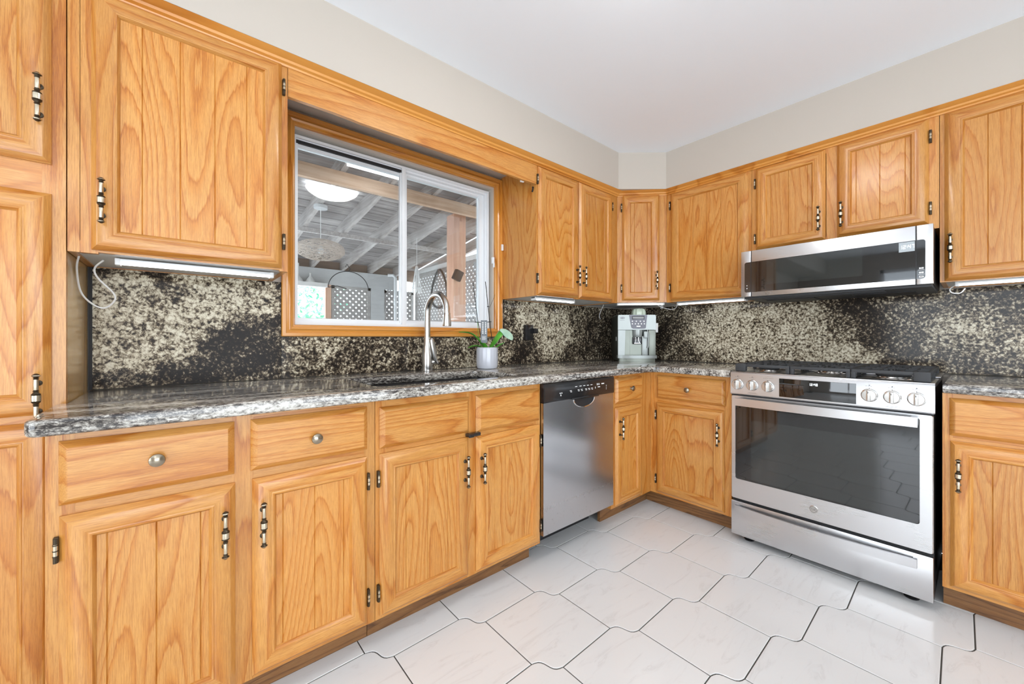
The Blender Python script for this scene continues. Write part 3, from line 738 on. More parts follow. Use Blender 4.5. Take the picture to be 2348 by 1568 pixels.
for dx in (-.010, .006):
    for k in range(7): w_ = .004+.002*((k*7+int(dx*1000)) % 3)/2; mb.box(dx, dx+w_, -.0012, -.0006, .048-k*.010, .054-k*.010); mb.box(dx+.0045, dx+.006, -.0012, -.0006, .046-k*.010, .052-k*.010)
for k in range(4): mb.box(-.012, .012-.003*(k % 2), -.0012, -.0006, -.030-k*.006, -.0285-k*.006)
tg2 = mb.build('tag_print', TEXTW, tg)

# ------------------------------------------------------------------ dishwasher
s0 = 1.3245; DX = 1.8895-1.3245
t = thing('dishwasher', 'stainless dishwasher with black control strip between sink cabinet and corner', 'dishwasher', (s0, FA-.02, 0))
MB().box(.004, DX-.004, .03, .58, .115, .872).build('body', BLKM, t)
mb = MB(); zt = .783
pts = []
for k in range(33):
    x = DX*k/32; pts.append((x, zt))
# door skin with scooped finger pocket cut along the top edge
cx = .305; rw = .085
top = [(0.002, zt-.006)]
for k in range(0, 25):
    a = math.pi*k/24; top.append((cx-rw*math.cos(a), zt-.002-.052*math.sin(a)**.8))
top.append((DX-.002, zt+.000)); bot = [(DX-.002, .137), (.002, .137)]
mb.prism(top+bot, .0, .028, 'y'); mb.build('door', SSD, t)
mb = MB()
mb.lathe([(.001, .026), (.05, .024), (.075, .012), (.0835, .002), (.0845, -.002), (.080, -.0005)], (cx, .0, zt-.004), 'y', 32, 0, 1, .62)
mb.tube([(cx-rw*math.cos(math.pi*k/20), -.001, zt-.002-.052*math.sin(math.pi*k/20)**.8) for k in range(21)], .0028, 6, 1)
mb.build('finger_pocket', [BLKM, CHROME], t)  # shade of the pocket put into black lining, bright edge into chrome rim
mb = MB(); mb.box(0, DX, -.006, .03, zt-.004, .873, 0, .006); mb.box(.20, .42, -.010, .0, zt-.008, zt+.003, 0, .003); mb.build('control_strip', BLK, t)
mb = MB()
for i, x in enumerate((.225, .260, .290, .320, .350)): mb.box(x, x+.016, -.0068, -.006, .840, .8425)
for x in (.185, .245, .270, .305, .330, .355): mb.box(x, x+.014, -.0068, -.006, .822, .8245); mb.box(x+.004, x+.016, -.0068, -.006, .816, .818)
for x in (.405, .414, .423): mb.box(x, x+.0025, -.0068, -.006, .835, .845)
mb.box(.445, .468, -.0068, -.006, .838, .843); mb.box(.412, .432, -.0068, -.006, .823, .827)
for x in (.110, .122): mb.box(x, x+.005, -.0068, -.006, .815, .820)
mb.box(.115, .120, -.0068, -.006, .803, .811)
for z in (.807, .816, .826): mb.box(.487, .4905, -.0068, -.006, z, z+.003)
mb.box(.39, .393, -.0068, -.006, .818, .828)
mb.build('control_markings', TEXTW, t)
MB().box(.01, DX-.01, .172, .185, .002, .115).build('toe_panel', BLKM, t)

# ------------------------------------------------------------------ range (local X runs to picture right, -Y towards the room)
RX = 2.2765; RW = .761; ry0 = .865
t = thing('gas_range', 'stainless slide-in gas range with black grates and oven window', 'range', (RX, ry0, 0), RB)
MB().box(.004, RW-.004, .022, .62, .035, .900).build('body', BLKM, t)
ck = MB(); ck.box(0, RW, .012, .63, .892, .912, 0, .003); ck.box(-.004, RW+.004, .30, .64, .9155, .9185, 0, .001)
ck.build('cooktop', SS, t)
mb = MB(); mb.prism([(.0, .795), (.004, .790), (.03, .790), (.03, .909), (.014, .909), (.004, .906), (.001, .898)], 0, RW, 'x'); cp = mb.build('control_panel', SS, t)
# oven display
MB().box(.228, .522, -.0012, .004, .800, .891, 0, .0008).build('display', BGL, cp)
mb = MB(); seg7(mb, '12:48', .350, .866, .0115, -.0014, .0004); mb.build('clock_digits', LEDT, cp)
def range_knob(x):
    mb = MB()
    mb.lathe([(.0285, 0), (.0285, -.004), (.0255, -.006), (.0255, -.007)], (x, 0, .845), 'y', 28, [1, 0, 0])
    mb.lathe([(.0245, -.006), (.0245, -.018), (.0230, -.0195), (.001, -.0200)], (x, 0, .845), 'y', 28, 0)
    mb.box(x-.0065, x+.0065, -.036, -.018, .845-.0235, .845+.0235, 0, .003)
    mb.box(x-.0012, x+.0012, -.0364, -.0355, .855, .863, 1)
    mb.box(x-.001, x+.001, -.0045, -.0035, .872, .8765, 1)
    return mb
for x in (.037, .107, .179, .566, .638, .710): range_knob(x).build('burner_knob', [NICKEL, BLK], t)
mb = MB()
for x, q in ((.037, -1), (.107, -1), (.566, 0), (.638, 1), (.710, 1)):
    mb.box(x-.002+q*-.0, x+.002, -.0006, 0, .886, .890); 
    for k in range(3): mb.box(x-.012+k*.008-.001, x-.012+k*.008+.004, -.0005, 0, .8835, .8845)
for x in (.107, .638):
    mb.box(x-.018, x+.018, -.0005, 0, .8055, .8065); mb.box(x-.024, x+.024, -.0005, 0, .8015, .8025)
for k in range(6): mb.box(.158+k*.008, .163+k*.008, -.0005, 0, .8855, .8865)
mb.box(.700, .745, -.0005, 0, .8005, .8015); mb.box(.728, .745, -.0005, 0, .8040, .8050)
mb.build('panel_markings', TEXTG, cp)
# oven door
mb = MB(); gx0, gx1, gz0, gz1 = .0245, .7185, .337, .770
P = rrect(.004, RW-.004, .232, .783, .006, 4); Q = rrect(gx0, gx1, gz0, gz1, .010, 4); n = len(P)
vs = [(x, .03, z) for x, z in P]+[(x, .003, z) for x, z in P]+[(x*(1-.008)+.380*.008, 0, z) for x, z in P]+[(x, 0, z) for x, z in Q]+[(x, .004, z) for x, z in Q]
fs = []
for i in range(4):
    for k in range(n): l = (k+1) % n; fs.append((i*n+k, i*n+l, (i+1)*n+l, (i+1)*n+k))
mb.add(vs, fs); od = mb.build('oven_door', SS, t)
mb = MB(); mb.prism(Q, .0035, .012, 'y'); mb.build('oven_glass', BGL, od)
Q2 = rrect(.10, .600, .345, .66, .012, 4); MB().prism(Q2, .0030, .0036, 'y').build('inner_window', GREYGL, od)
mb = MB(); n = 13; pts = []
hx0, hx1 = .036, .715
for k in range(n):
    u = k/(n-1); x = hx0+(hx1-hx0)*u; y = -.050-.010*math.sin(math.pi*u); pts.append((x, y))
outl = pts+[(x, y+.014) for x, y in pts[::-1]]
mb.prism(outl, .737, .776, 'z')
for x in (hx0, hx1-.022): mb.prism([(x, -.047), (x+.022, -.047), (x+.022, .004), (x, .004)], .742, .771, 'z')
mb.build('door_handle', SS, od)
tb = MB().box(.004, RW-.004, .008, .03, .783, .793).build('vent_gap', BLKM, t)
# logo medallion
lg = MB(); lg.lathe([(.0175, .0), (.0175, -.0022), (.0155, -.0030), (.0150, -.0022), (.001, -.0022)], (0, 0, 0), 'y', 32); lo = lg.build('badge', NICKEL, od, (.369, 0, .283))
text_mesh('badge_monogram', 'GE', .0155, TEXTG, lo, (0, -.0024, 0), ext=.0002)
MB().tube([(.0125*math.cos(a), -.0025, .0125*math.sin(a)) for a in [2*math.pi*k/28 for k in range(28)]], .0006, 6, closed=True).build('badge_ring', TEXTG, lo)
# drawer
dr = MB().box(.004, RW-.004, .0, .03, .036, .217, 0, .004).build('storage_drawer', SS, t)
mb = MB(); pts = []
hx0, hx1 = .030, .712
for k in range(19):
    u = k/18; x = hx0+(hx1-hx0)*u; y = -.022-.024*math.sin(math.pi*u)**.8; pts.append((x, y))
outl = pts+[(x, y+.010) for x, y in pts[::-1]]
mb.prism(outl, .163, .200, 'z')
for x in (hx0, hx1-.012): mb.prism([(x, -.019), (x+.012, -.019), (x+.012, .004), (x, .004)], .163, .200, 'z')
mb.build('drawer_handle', SS, dr)
for x in (.07, .69):
    for y in (.07, .56): MB().lathe([(.024, .0005), (.026, .006), (.018, .014), (.012, .04)], (x, y, 0), 'z', 14).build('foot', BLK, t)
# burners
for x, y, r in ((.135, .17, .040), (.135, .46, .034), (.38, .31, .055), (.625, .17, .052), (.625, .46, .040)):
    mb = MB(); mb.lathe([(r+.022, .912), (r+.020, .915), (r+.004, .9165), (r, .926), (r-.004, .929)], (x, y, 0), 'z', 28, [0, 0, 0, 1])
    mb.lathe([(r+.006, .925), (r+.010, .930), (r+.002, .936), (.001, .937)], (x, y, 0), 'z', 28, 1); mb.build('burner', [NICKEL, IRON], t)
# grates
def grate(x0, x1):
    mb = MB(); y0, y1 = .035, .575; zt = .953; zb = .938
    for x in (x0, x1-.013): mb.box(x, x+.013, y0+.02, y1-.02, zb, zt, 0, .003)
    for y in (y0, y1-.013): mb.box(x0, x1, y, y+.013, zb, zt, 0, .003)
    w = x1-x0
    for q in (.2, .36, .64, .8): x = x0+w*q; mb.box(x-.004, x+.004, y0+.01, y1-.01, zb+.004, zt, 0, .0025)
    m = (y0+y1)/2; cx_ = (x0+x1)/2
    mb.box(x0+.005, x1-.005, m-.005, m+.005, zb+.002, zt, 0, .002)
    for yc in (y0+.145, y1-.145):
        mb.box(x0+.01, cx_-.018, yc-.004, yc+.004, zb+.003, zt+.001, 0, .002); mb.box(cx_+.018, x1-.01, yc-.004, yc+.004, zb+.003, zt+.001, 0, .002)
        mb.box(cx_-.004, cx_+.004, yc+.018, yc+.07, zb+.003, zt+.001, 0, .002); mb.box(cx_-.004, cx_+.004, yc-.07, yc-.018, zb+.003, zt+.001, 0, .002)
    for x in (x0, x1-.016):
        for y in (y0, y1-.018, m-.01): mb.box(x, x+.016, y, y+.018, .9125, zb+.004, 0, .003)
    return mb
for a, b in ((.012, .262), (.265, .496), (.499, .749)): grate(a, b).build('grate', IRON, t)
for x, q in ((.012, 1), (.749, -1)):
    MB().box(x, x+q*.052, .031, .060, .9135, .9545, 0, .006).build('grate_corner', IRON, t)

# ------------------------------------------------------------------ microwave
MX = 2.460; my0 = .878; MW = .761; mz0, mz1 = 1.328, 1.587
t = thing('microwave', 'low-profile stainless over-the-range microwave reading 12:47', 'microwave', (MX, my0, 0), RB)
MB().box(.002, MW-.002, .030, PB-MX-.001, mz0+.004, mz1-.004).build('body', [BLKM], t)
mb = MB()
for a, b in ((0, .0515), (.0535, .7075), (.7095, MW)): mb.box(a, b, 0, .03, mz0, mz1, 0, .0035)
mb.build('front_frame', SS, t)
P = rrect(.0195, .737, mz0+.024, mz1-.064, .010, 4)
MB().prism(P, -.0012, .002, 'y').build('glass_front', BGL, t)
MB().box(.0512, .0538, -.0016, .002, mz0+.0, mz1-.001).build('door_gap', BLKM, t)
MB().box(.7072, .7098, -.0016, .002, mz0, mz1-.001).build('door_gap', BLKM, t)
MB().box(.130, .530, -.0016, -.001, mz0+.060, mz1-.068).build('viewing_window', GREYGL, t)
cb = MB().box(.654, .7045, -.0017, -.001, mz1-.110, mz1-.067).build('clock_window', LEDBG, t)
mb = MB(); seg7(mb, '12:47', .6575, mz1-.096, .0155, -.0018, .0004); mb.build('clock_digits', LEDT, cb)
mb = MB()
for z in (mz0+.067, mz0+.048):
    for x in (.7180, .7255): mb.box(x, x+.0060, -.0018, -.0011, z, z+.0065); 
mb.box(.718, .7315, -.0018, -.0011, mz0+.030, mz0+.0365)
for z in (mz0+.0620, mz0+.0425): mb.box(.715, .734, -.0018, -.0011, z, z+.001)
mb.box(.030, .034, -.0018, -.0011, mz0+.060, mz0+.064); mb.box(.030, .034, -.0018, -.0011, mz0+.044, mz0+.049)
mb.build('touch_icons', TEXTW, t)
mb = MB()
for z in (mz0+.067, mz0+.048):
    for x in (.7180, .7255): mb.box(x+.002, x+.004, -.0021, -.0017, z+.002, z+.0045)
mb.box(.7200, .7295, -.0021, -.0017, mz0+.032, mz0+.0345)
mb.build('icon_centres', BLKM, t)
mb = MB(); mb.box(.006, MW-.006, .035, .44, mz0-.010, mz0+.006, 0, .003)
for k in range(5): mb.box(.09+k*.0, .60, .06+k*.018, .066+k*.018, mz0-.013, mz0-.009)
mb.box(.07, .30, .20, .40, mz0-.014, mz0-.009, 1); mb.box(.46, .69, .20, .40, mz0-.014, mz0-.009, 1)
mb.build('vent_grille', [IRON, BLKM], t)

# ------------------------------------------------------------------ coffee machine
cmr = math.radians(-44.5)
t = thing('coffee_machine', 'silver bean-to-cup espresso machine in the countertop corner', 'coffee machine', (2.590, 1.640, .915), cmr)
hw = .139
mb = MB(); mb.box(-hw, hw, .026, .285, .046, .346, 0, .006); mb.box(-hw+.006, hw-.006, .02, .285, .004, .05, 0, .004); mb.build('body', [COFB], t)
mb = MB(); P = [(-hw, .238), (hw, .238), (hw, .340), (hw-.006, .349), (-hw+.006, .349), (-hw, .340)]
mb.prism(P, -.004, .02, 'y'); mb.box(-hw, hw, .02, .20, .3465, .351, 0, .002); mb.build('upper_fascia', SILV, t)
MB().prism([(-hw+.001, .048), (-.090, .048), (-.084, .236), (-hw+.001, .236)], -.003, .02, 'y').build('left_column', SILV, t)
MB().box(-.088, .040, .018, .024, .048, .236).box(-.047, -.045, .016, .019, .048, .236).build('service_door', SILVD, t)
MB().box(.040, .083, .004, .024, .048, .190, 0, .003).build('frother_bay', SILV, t)
MB().box(.088, hw-.001, -.003, .02, .048, .236, 0, .003).build('right_column', SILVD, t)
mb = MB(); P = [(-.058, .3475), (.075, .3475), (.066, .270)]+[(.066-.016*(1-math.cos(a))-.0, .258-.012*math.sin(a)) for a in (0, .5, 1.0, 1.57)]+[(-.028, .246), (-.040, .254), (-.044, .270)]
mb.prism(P, -.0065, -.003, 'y'); pn = mb.build('control_panel', GREYP, t)
MB().box(-.036, .054, -.008, -.0062, .316, .341, 0, .001).build('display_bezel', BLK, pn); MB().box(-.031, .049, -.0086, -.0078, .321, .335).build('display', LCD, pn)
for x, z in [(-.034, .301), (-.005, .301), (.024, .301), (.051, .301), (-.034, .282), (-.012, .282), (.010, .282), (.032, .282), (.054, .282)]:
    MB().lathe([(.0048, -.0062), (.0048, -.008), (.003, -.0088), (.0005, -.009)], (x, 0, z), 'y', 12).build('button', WHT, pn)
MB().box(-.004, .026, -.0078, -.0062, .259, .268, 0, .002).build('name_plate', WHT, pn)
bd = MB().lathe([(.018, -.0040), (.018, -.0054), (.0165, -.006), (.001, -.006)], (-.106, 0, .327), 'y', 24, 0, 1, .36).build('brand_badge', GREYP, t)
text_mesh('badge_lettering', "De'Longhi", .0072, TEXTW, bd, (-.106, -.0064, .3268), ext=.0001)
mb = MB()
for k in range(6): mb.box(-.124+k*.006, -.1195+k*.006, -.0046, -.004, .309, .3115)
mb.build('fascia_print', TEXTG, t)
MB().lathe([(.037, .238), (.037, .205), (.034, .188), (.030, .182), (.001, .182)], (.008, .018, 0), 'z', 24).build('spout_housing', SILV, t)
MB().box(-.030, .040, .006, .024, .130, .186, 0, .006).build('spout_recess', BLK, t)
mb = MB()
for x in (-.008, .014): mb.tube([(x, .004, .185), (x, .002, .160), (x*1.4, .0, .142)], .0045, 8)
mb.box(-.018, .028, -.002, .004, .136, .140); mb.build('coffee_nozzle', CHROME, t)
mb = MB(); mb.box(.050, .080, -.010, .012, .176, .226, 0, .006); mb.tube([(.078, -.002, .236), (.084, -.008, .20), (.082, -.010, .12), (.078, -.008, .102)], .004, 8); mb.build('steam_wand', SILV, t)
mb = MB()
P = [(-hw-.003, .03)]+[(-hw-.003+(2*hw+.006)*k/16, -.018-.022*math.sin(math.pi*k/16)**.6) for k in range(17)]+[(hw+.003, .03)]
mb.prism(P, .026, .048, 'z'); mb.build('drip_tray_rim', SILV, t)
P = [(x*.92, y+.006) for x, y in P]; MB().prism(P, .0005, .0265, 'z').build('drip_tray', SILVD, t)
MB().box(-hw-.001, -hw+.001, .05, .085, .155, .185).build('rating_sticker', WHT, t)
MB().box(hw, hw+.026, .03, .09, .218, .290, 0, .006).build('water_tank_grip', WHT, t)
MB().box(-.12, .02, .06, .25, .351, .354, 0, .001).build('cup_tray_lid', SILVD, t)
# upturned fluted cup on top
cv = Vector((math.cos(cmr), math.sin(cmr))); cn = Vector((-math.sin(cmr), math.cos(cmr)))
cp_ = Vector((2.590, 1.640))+cv*.038+cn*.10
mb = MB(); fluted(mb, [(.050, 0), (.0515, .004), (.049, .03), (.042, .046), (.026, .054), (.001, .055)], 64, 10, .007, -1, .05)
t2 = tag(mb.build('fluted_cup', CUPG, None, (cp_.x, cp_.y, .915+.3515)), 'pale green fluted cup upturned on the coffee machine', 'cup')

# ------------------------------------------------------------------ outlet
t = thing('wall_outlet', 'black outlet box with a plug on the stone beside the window', 'outlet', (1.795, WA, 1.127))
MB().box(-.038, .034, -.024, -.0003, -.052, .054, 0, .004).build('cover_box', BLK, t)
MB().box(.020, .056, -.048, -.022, -.004, .030, 0, .004).build('plug', BLK, t)

# ------------------------------------------------------------------ under-cabinet lights
def led(label, loc, rz, ln, z):
    t = thing('under_cabinet_light', label, 'light', (loc[0], loc[1], z), rz, 'LED bars under the wall cabinets')
    MB().box(-ln/2, ln/2, -.018, .018, -.010, 0, 0, .002).build('housing', ALU, t)
    mb = MB(); P = [(.014*math.cos(a), -.010-.007*math.sin(a)) for a in [math.pi*k/8 for k in range(9)]]
    mb.prism([(y, z_) for y, z_ in P], -ln/2+.012, ln/2-.012, 'x'); mb.build('diffuser', LEDL, t)
    for s_ in (-1, 1): MB().box(s_*(ln/2-.006)-.006, s_*(ln/2-.006)+.006, -.019, .019, -.020, .0005, 0, .002).build('end_cap', WHT, t)
    return t
led('white LED light bar under the cabinet left of the window', (.055, UA+.07, 0), 0, .42, 1.3385)
led('white LED light bar under the two-door cabinet right of the window', (1.79, UA+.07, 0), 0, .36, 1.3395)
nd = Vector((-dd.y, dd.x)).normalized(); mc = (A2+B2)/2+nd*.05
led('white LED light bar under the angled corner cabinet', (mc.x, mc.y, 0), ang, .33, 1.3465)
led('white LED light bar under the cabinet left of the microwave', (UB+.06, 1.135, 0), RB, .44, 1.3405)
led('white LED light bar under the cabinet at the right edge', (UB+.06, -.17, 0), RB, .46, 1.3445)

def cord(label, pts, r=.0022, m=None, name='power_cord'):
    P = [Vector(p) for p in pts]; out = []
    for i in range(len(P)-1):
        p0 = P[max(i-1, 0)]; p1 = P[i]; p2 = P[i+1]; p3 = P[min(i+2, len(P)-1)]
        for k in range(8):
            tt = k/8; out.append(.5*((2*p1)+(p2-p0)*tt+(2*p0-5*p1+4*p2-p3)*tt*tt+(3*p1-p0-3*p2+p3)*tt**3))
    out.append(P[-1])
    return tag(MB().tube(out, r, 6).build(name, m or WHT), label, 'cord')
def pxy(px, py, yp):      # picture measurement -> point on a plane y = yp
    u = (px-1181.19)/899.1; v = -(py-773.64)/899.1
    dx = math.cos(AZ)+u*math.sin(AZ); dy = math.sin(AZ)-u*math.cos(AZ); k_ = yp/dy
    return (dx*k_, yp, 1.0955+v*k_)
cord('white cord looping below the wall cabinet beside the pantry', [pxy(182, 583, 1.74), pxy(176, 615, 1.76), pxy(185, 668, 1.80), pxy(212, 697, 1.82), pxy(240, 706, 1.83), pxy(262, 690, 1.82), pxy(260, 672, 1.81), pxy(225, 638, 1.78), pxy(217, 615, 1.76), pxy(237, 597, 1.735)], .0026)
cord('short white cord dangling behind the coffee machine', [(2.40, 1.80, 1.338), (2.41, 1.83, 1.30), (2.43, 1.86, 1.27), (2.46, 1.88, 1.245), (2.48, 1.89, 1.24)], .0025)
cord('small white cord drooping between the corner light and its neighbour', [(2.67, 1.52, 1.338), (2.70, 1.50, 1.318), (2.72, 1.44, 1.300), (2.70, 1.39, 1.31), (2.67, 1.37, 1.338)], .0022)
cord('little white cord at the light bar right of the microwave', [(2.665, .052, 1.335), (2.67, .075, 1.318), (2.68, .070, 1.300), (2.70, .045, 1.298), (2.70, .03, 1.318)], .0022)
tag(MB().box(-.03, .03, -.010, .010, -.006, .006, 0, .003).build('cable_switch', WHT, None, (2.77, 1.54, 1.330), (0, .35, .6)), 'white inline switch box behind the corner light', 'switch')

# ------------------------------------------------------------------ ceiling lamps
def dome(label, x, y):
    t = thing('ceiling_lamp', label, 'lamp', (x, y, CEIL), 0, 'dome lamps on the ceiling')
    MB().lathe([(.10, 0), (.10, -.018), (.09, -.022)], (0, 0, -.0005), 'z', 32).build('mount', NICKEL, t)
    MB().lathe([(.20, -.022), (.205, -.026), (.19, -.048), (.15, -.075), (.09, -.095), (.03, -.103), (.0005, -.104)], (0, 0, 0), 'z', 40).build('glass_shade', LAMPG, t)
    return t
dome('white glass dome lamp on the ceiling in front of the sink', .98, .545)
dome('added white glass dome lamp, unseen on the ceiling at the rear of the room', -.9, -1.6)  # unseen lamp added to help light the room

# ------------------------------------------------------------------ patio outside the window
struct('ground', MB().box(-6, 9, 2.16, 14, -.35, -.25), CONC, 'pale concrete patio outside')
sl = .128
def rz_(y): return 2.458-sl*(y-2.1)       # underside of rafters
pc = thing('patio_cover', 'weathered timber patio roof seen through the window', 'patio cover', (1.2, 3.9, -.25))
def pbuild(mb, name, m): o = mb.build(name, m, pc); o.location = (-1.2, -3.9, .25); return o
def slopebox(mb, x0, x1, y0, y1, t0, t1):
    vs = [(x, y, rz_(y)+t) for x in (x0, x1) for y in (y0, y1) for t in (t0, t1)]
    mb.add(vs, [(0,1,3,2),(4,6,7,5),(0,4,5,1),(2,3,7,6),(0,2,6,4),(1,5,7,3)])
mb = MB(); slopebox(mb, -1.6, 2.78, 2.17, 5.9, .141, .165)
yy = 2.2
while yy < 5.8: slopebox(mb, -1.6, 2.78, yy, yy+.145, .128, .1415); yy += .16
pbuild(mb, 'roof_boards', DECK)
x = -.98
while x < 2.9:
    mb = MB(); slopebox(mb, x-.019, x+.019, 2.17, 5.9, 0, .128); pbuild(mb, 'rafter', RAFT); x += .38
pbuild(MB().box(-1.6, 2.78, 3.06, 3.10, rz_(3.08)-.10, rz_(3.08)-.001), 'beam', BEAMW)
pbuild(MB().box(-1.6, 2.78, 4.25, 4.29, rz_(4.27)-.045, rz_(4.27)-.001), 'cross_brace', RAFT)
pbuild(MB().box(-1.6, 2.44, 5.58, 5.67, 1.80, 2.005), 'header_beam', GREYB)
mb = MB(); slopebox(mb, -1.6, 2.78, 5.68, 5.70, -.04, .128); pbuild(mb, 'end_board', BEAMD)
pbuild(MB().box(2.012, 2.150, 3.28, 3.41, -.25, rz_(3.35)-.0), 'post', POSTW)
pbuild(MB().box(1.46, 1.53, 5.60, 5.66, -.25, 1.80), 'post', POSTW)
pbuild(MB().box(2.07, 2.255, 5.59, 5.66, -.25, 1.80), 'post', GREYB)
pbuild(MB().box(.0, 1.45, 5.47, 5.58, 1.75, 1.80), 'shelf', WHW)
pbuild(MB().box(2.735, 2.765, 2.9, 5.6, 2.05, 2.115), 'side_rail', WHW)
pbuild(MB().box(2.60, 2.66, 3.42, 3.50, -.25, 2.2), 'post', BLUEP)
def lattice(label, x0, x1, z0, z1, y, rot=0, loc=None):
    mb = MB(); sp = .058; w = .0185
    W_, H_ = x1-x0, z1-z0
    k = -H_
    for lay, sg in ((0, 1), (.008, -1)):
        c_ = -H_
        while c_ < W_:
            a = max(0, c_); b = min(W_, c_+H_)
            if b-a > .02:
                if sg > 0: p0 = (x0+a, z0+(a-c_)); p1 = (x0+b, z0+(b-c_))
                else: p0 = (x0+a, z1-(a-c_)); p1 = (x0+b, z1-(b-c_))
                ww = w*1.0; nx, nz = -(p1[1]-p0[1]), (p1[0]-p0[0]); ln = math.hypot(nx, nz); nx, nz = nx/ln*ww, nz/ln*ww
                mb.prism([(p0[0]+nx, p0[1]+nz), (p1[0]+nx, p1[1]+nz), (p1[0]-nx, p1[1]-nz), (p0[0]-nx, p0[1]-nz)], y+lay, y+lay+.007, 'y')
            c_ += sp*1.414
    o = thing('lattice_panel', label, 'lattice', ((x0+x1)/2, y, z0) if not loc else loc, rot)
    q = mb.build('slats', LATT, o); q.location = (-(x0+x1)/2, -y, -z0)
    f = MB()
    for a, b, c_, d_ in ((x0, x1, z0, z0+.04), (x0, x1, z1-.04, z1), (x0, x0+.04, z0, z1), (x1-.04, x1, z0, z1)): f.box(a, b, y-.012, y+.022, c_, d_)
    q = f.build('border', LATT, o); q.location = (-(x0+x1)/2, -y, -z0); return o
lattice('grey lattice panel left of the grey patio post', 1.54, 2.065, -.25, 1.80, 5.63)
lattice('grey lattice panel behind the white drain pipe', 2.26, 2.73, -.25, 1.79, 5.63)
lattice('long grey lattice panel behind the faucet and the cedar post', 0, 2.66, -.25, 2.045, 0, math.pi/2, (2.75, 4.24, -.25))
tag(MB().tube([(2.32, 5.35, -.25), (2.32, 5.35, 1.94), (2.30, 5.38, 1.98), (2.24, 5.42, 1.98)], .022, 10).build('drain_pipe', VINYL), 'white drain pipe standing before the lattice outside', 'pipe')
# wicker pendant
t = thing('wicker_pendant', 'round woven wicker pendant lamp hanging under the patio roof', 'lamp', (.93, 3.72, 1.862))
mb = MB()
for i in range(420):
    M_ = Matrix.Rotation(random.uniform(0, 6.28), 3, 'Z')@Matrix.Rotation(random.uniform(0, 3.14), 3, 'X')@Matrix.Rotation(random.uniform(0, 6.28), 3, 'Z'); arc = random.uniform(.7, 1.9); q_ = random.uniform(-.35, .35); pts = []
    for k in range(11):
        a_ = arc*k/10; v = M_@Vector((math.cos(a_)*math.cos(q_), math.sin(a_)*math.cos(q_), math.sin(q_)+.06*math.sin(9*a_))); pts.append((v.x*.195, v.y*.195, v.z*.088))
    mb.tube(pts, .0019, 4, caps=False)
mb.build('woven_shade', WICK, t)
MB().lathe([(.02, -.03), (.028, 0), (.02, .03)], (0, 0, 0), 'z', 14).build('bulb', WHT, t)
MB().tube([(0, 0, .03), (0, 0, rz_(3.72)-1.862-.02)], .003, 6).build('hanging_cord', WHT, t)
MB().lathe([(.055, rz_(3.72)-1.862-.028), (.055, rz_(3.72)-1.862-.0)], (0, 0, 0), 'z', 18).build('canopy_plate', GREYB, t)
# tube lamp under patio roof
t = thing('tube_lamp', 'lit tube lamp fixed under the patio rafters', 'lamp', (1.09, 2.84, rz_(2.84)-.035))
MB().box(-.21, .21, -.045, .045, .0, .03).build('housing', WHT, t); MB().box(-.20, .20, -.035, .035, -.022, -.0).build('tube_cover', LEDL, t)
t = thing('flood_light', 'small dark flood light on the cedar patio post', 'lamp', (2.03, 3.272, 1.70))
MB().box(-.04, .04, -.07, -.01, -.05, .05, 0, .008).build('lamp_head', BLKM, t, rot=(.2, .35, 0)); MB().box(-.01, .01, -.02, .006, -.012, .012).build('bracket', BLKM, t)
# hanging white line bundle
mb = MB()
for k in range(9):
    a = 2*math.pi*k/9; mb.tube([(0.01*math.cos(a), .01*math.sin(a), 0), (.035*math.cos(a), .035*math.sin(a), -.16), (.055*math.cos(a), .055*math.sin(a), -.30)], .004, 5)
mb.tube([(.055*math.cos(2*math.pi*k/16), .055*math.sin(2*math.pi*k/16), -.24) for k in range(16)], .004, 5, closed=True); mb.tube([(0, 0, 0), (0, 0, .32)], .003, 5)
tag(mb.build('hanging_dryer', ROPE, None, (2.03, 4.10, 1.90)), 'white hanging line dryer outside, seen beside the window divider', 'dryer')
mb = MB()
mb.tube([(.19*math.cos(math.pi*k/20), 0, .17*math.sin(math.pi*k/20)) for k in range(21)], .004, 6)
mb.tube([(-.19, 0, 0), (-.1, .02, .02), (-.02, .01, .0)], .004, 6); mb.tube([(0, 0, .17), (.01, 0, .20), (-.02, 0, .24), (-.03, 0, .21)], .004, 6)
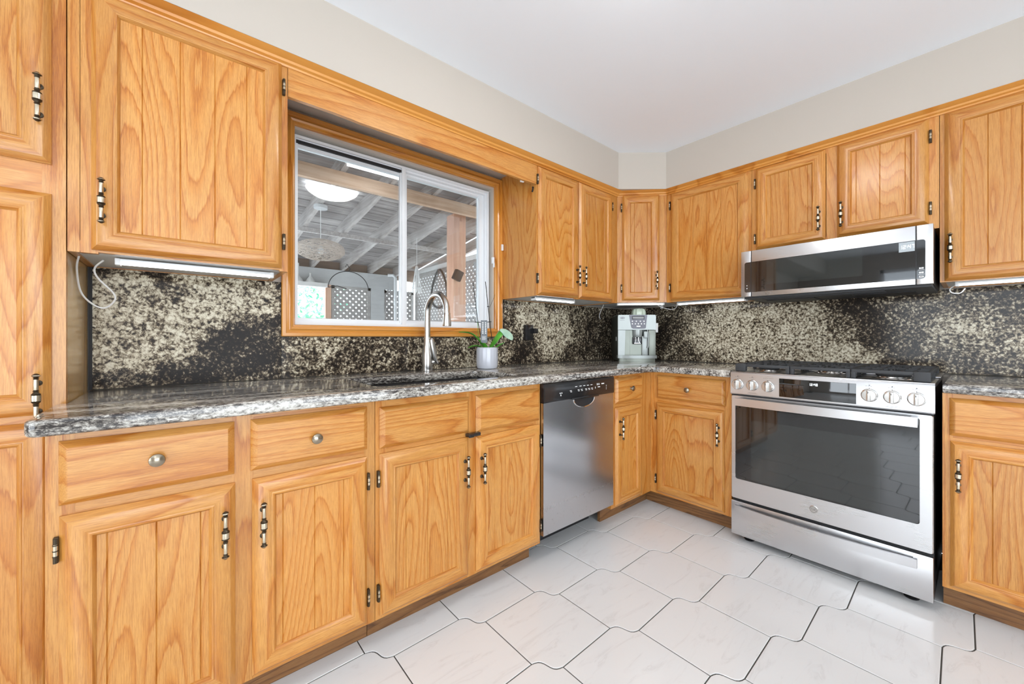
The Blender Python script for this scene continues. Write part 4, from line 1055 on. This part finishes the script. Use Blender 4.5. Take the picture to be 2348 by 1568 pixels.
tag(mb.build('wire_hanger', BLKM, None, (1.257, 4.0, 1.575)), 'dark arched wire hanger outside beside the wicker lamp', 'hanger')
mb = MB(); mb.tube([(.02*math.sin(4*math.pi*k/28), .20*math.cos(2*math.pi*k/28), .26*math.sin(2*math.pi*k/28)) for k in range(28)], .015, 8, closed=True)
tag(mb.build('hose_loop', IRON, None, (2.68, 4.75, 1.76)), 'dark hose loop hanging before the lattice behind the faucet', 'hose')
for i, (x, lab) in enumerate(((1.12, 'white bell ornament with tall stem on the patio shelf'), (1.26, 'squat white bell ornament on the patio shelf'))):
    h = .24 if i == 0 else .13
    MBo = MB().lathe([(.06, 0), (.058, .01), (.035, .05), (.014, .075), (.010, .09), (.012, h-.01), (.002, h)], (0, 0, 0), 'z', 18)
    tag(MBo.build('bell_ornament', WHT, None, (x, 5.53, 1.8005)), lab, 'ornament')
# fence and shrub
t = thing('picket_fence', 'white board fence behind the green shrub', 'fence', (1.8, 8.2, -.25))
for k in range(40):
    MB().box(-2.2+k*.125, -2.2+k*.125+.115, 0, .02, 0, 1.88).build('board', WHW, t)
MB().box(-2.2, 2.8, .02, .06, 1.1, 1.2).box(-2.2, 2.8, .02, .06, .3, .4).build('rail', WHW, t)
t = thing('garden_shrub', 'leafy bright green shrub outside the lower left of the window', 'shrub', (1.60, 7.3, -.25))
mb = MB()
for i in range(650):
    a = random.uniform(0, 6.28); h = random.random(); r = 1.0*math.sqrt(random.random())
    c_ = Vector((r*math.cos(a)*.8-.1, r*math.sin(a)*.4, 1.55+h*.95)); s_ = random.uniform(.03, .065)
    u_ = Vector((random.uniform(-1, 1), random.uniform(-1, 1), random.uniform(-1, 1))).normalized(); w_ = u_.orthogonal().normalized()
    mb.add([c_-u_*s_, c_+w_*s_*.45, c_+u_*s_, c_-w_*s_*.45], [(0, 1, 2, 3)])
mb.build('foliage', SHRUB, t, flat=True)
for k in range(5): MB().tube([(k*.1-.2, 0, 0), (k*.3-.6, .1, .9), (k*.4-.8, 0, 1.6)], [.03, .02, .008], 6).build('stem', RAFT, t)
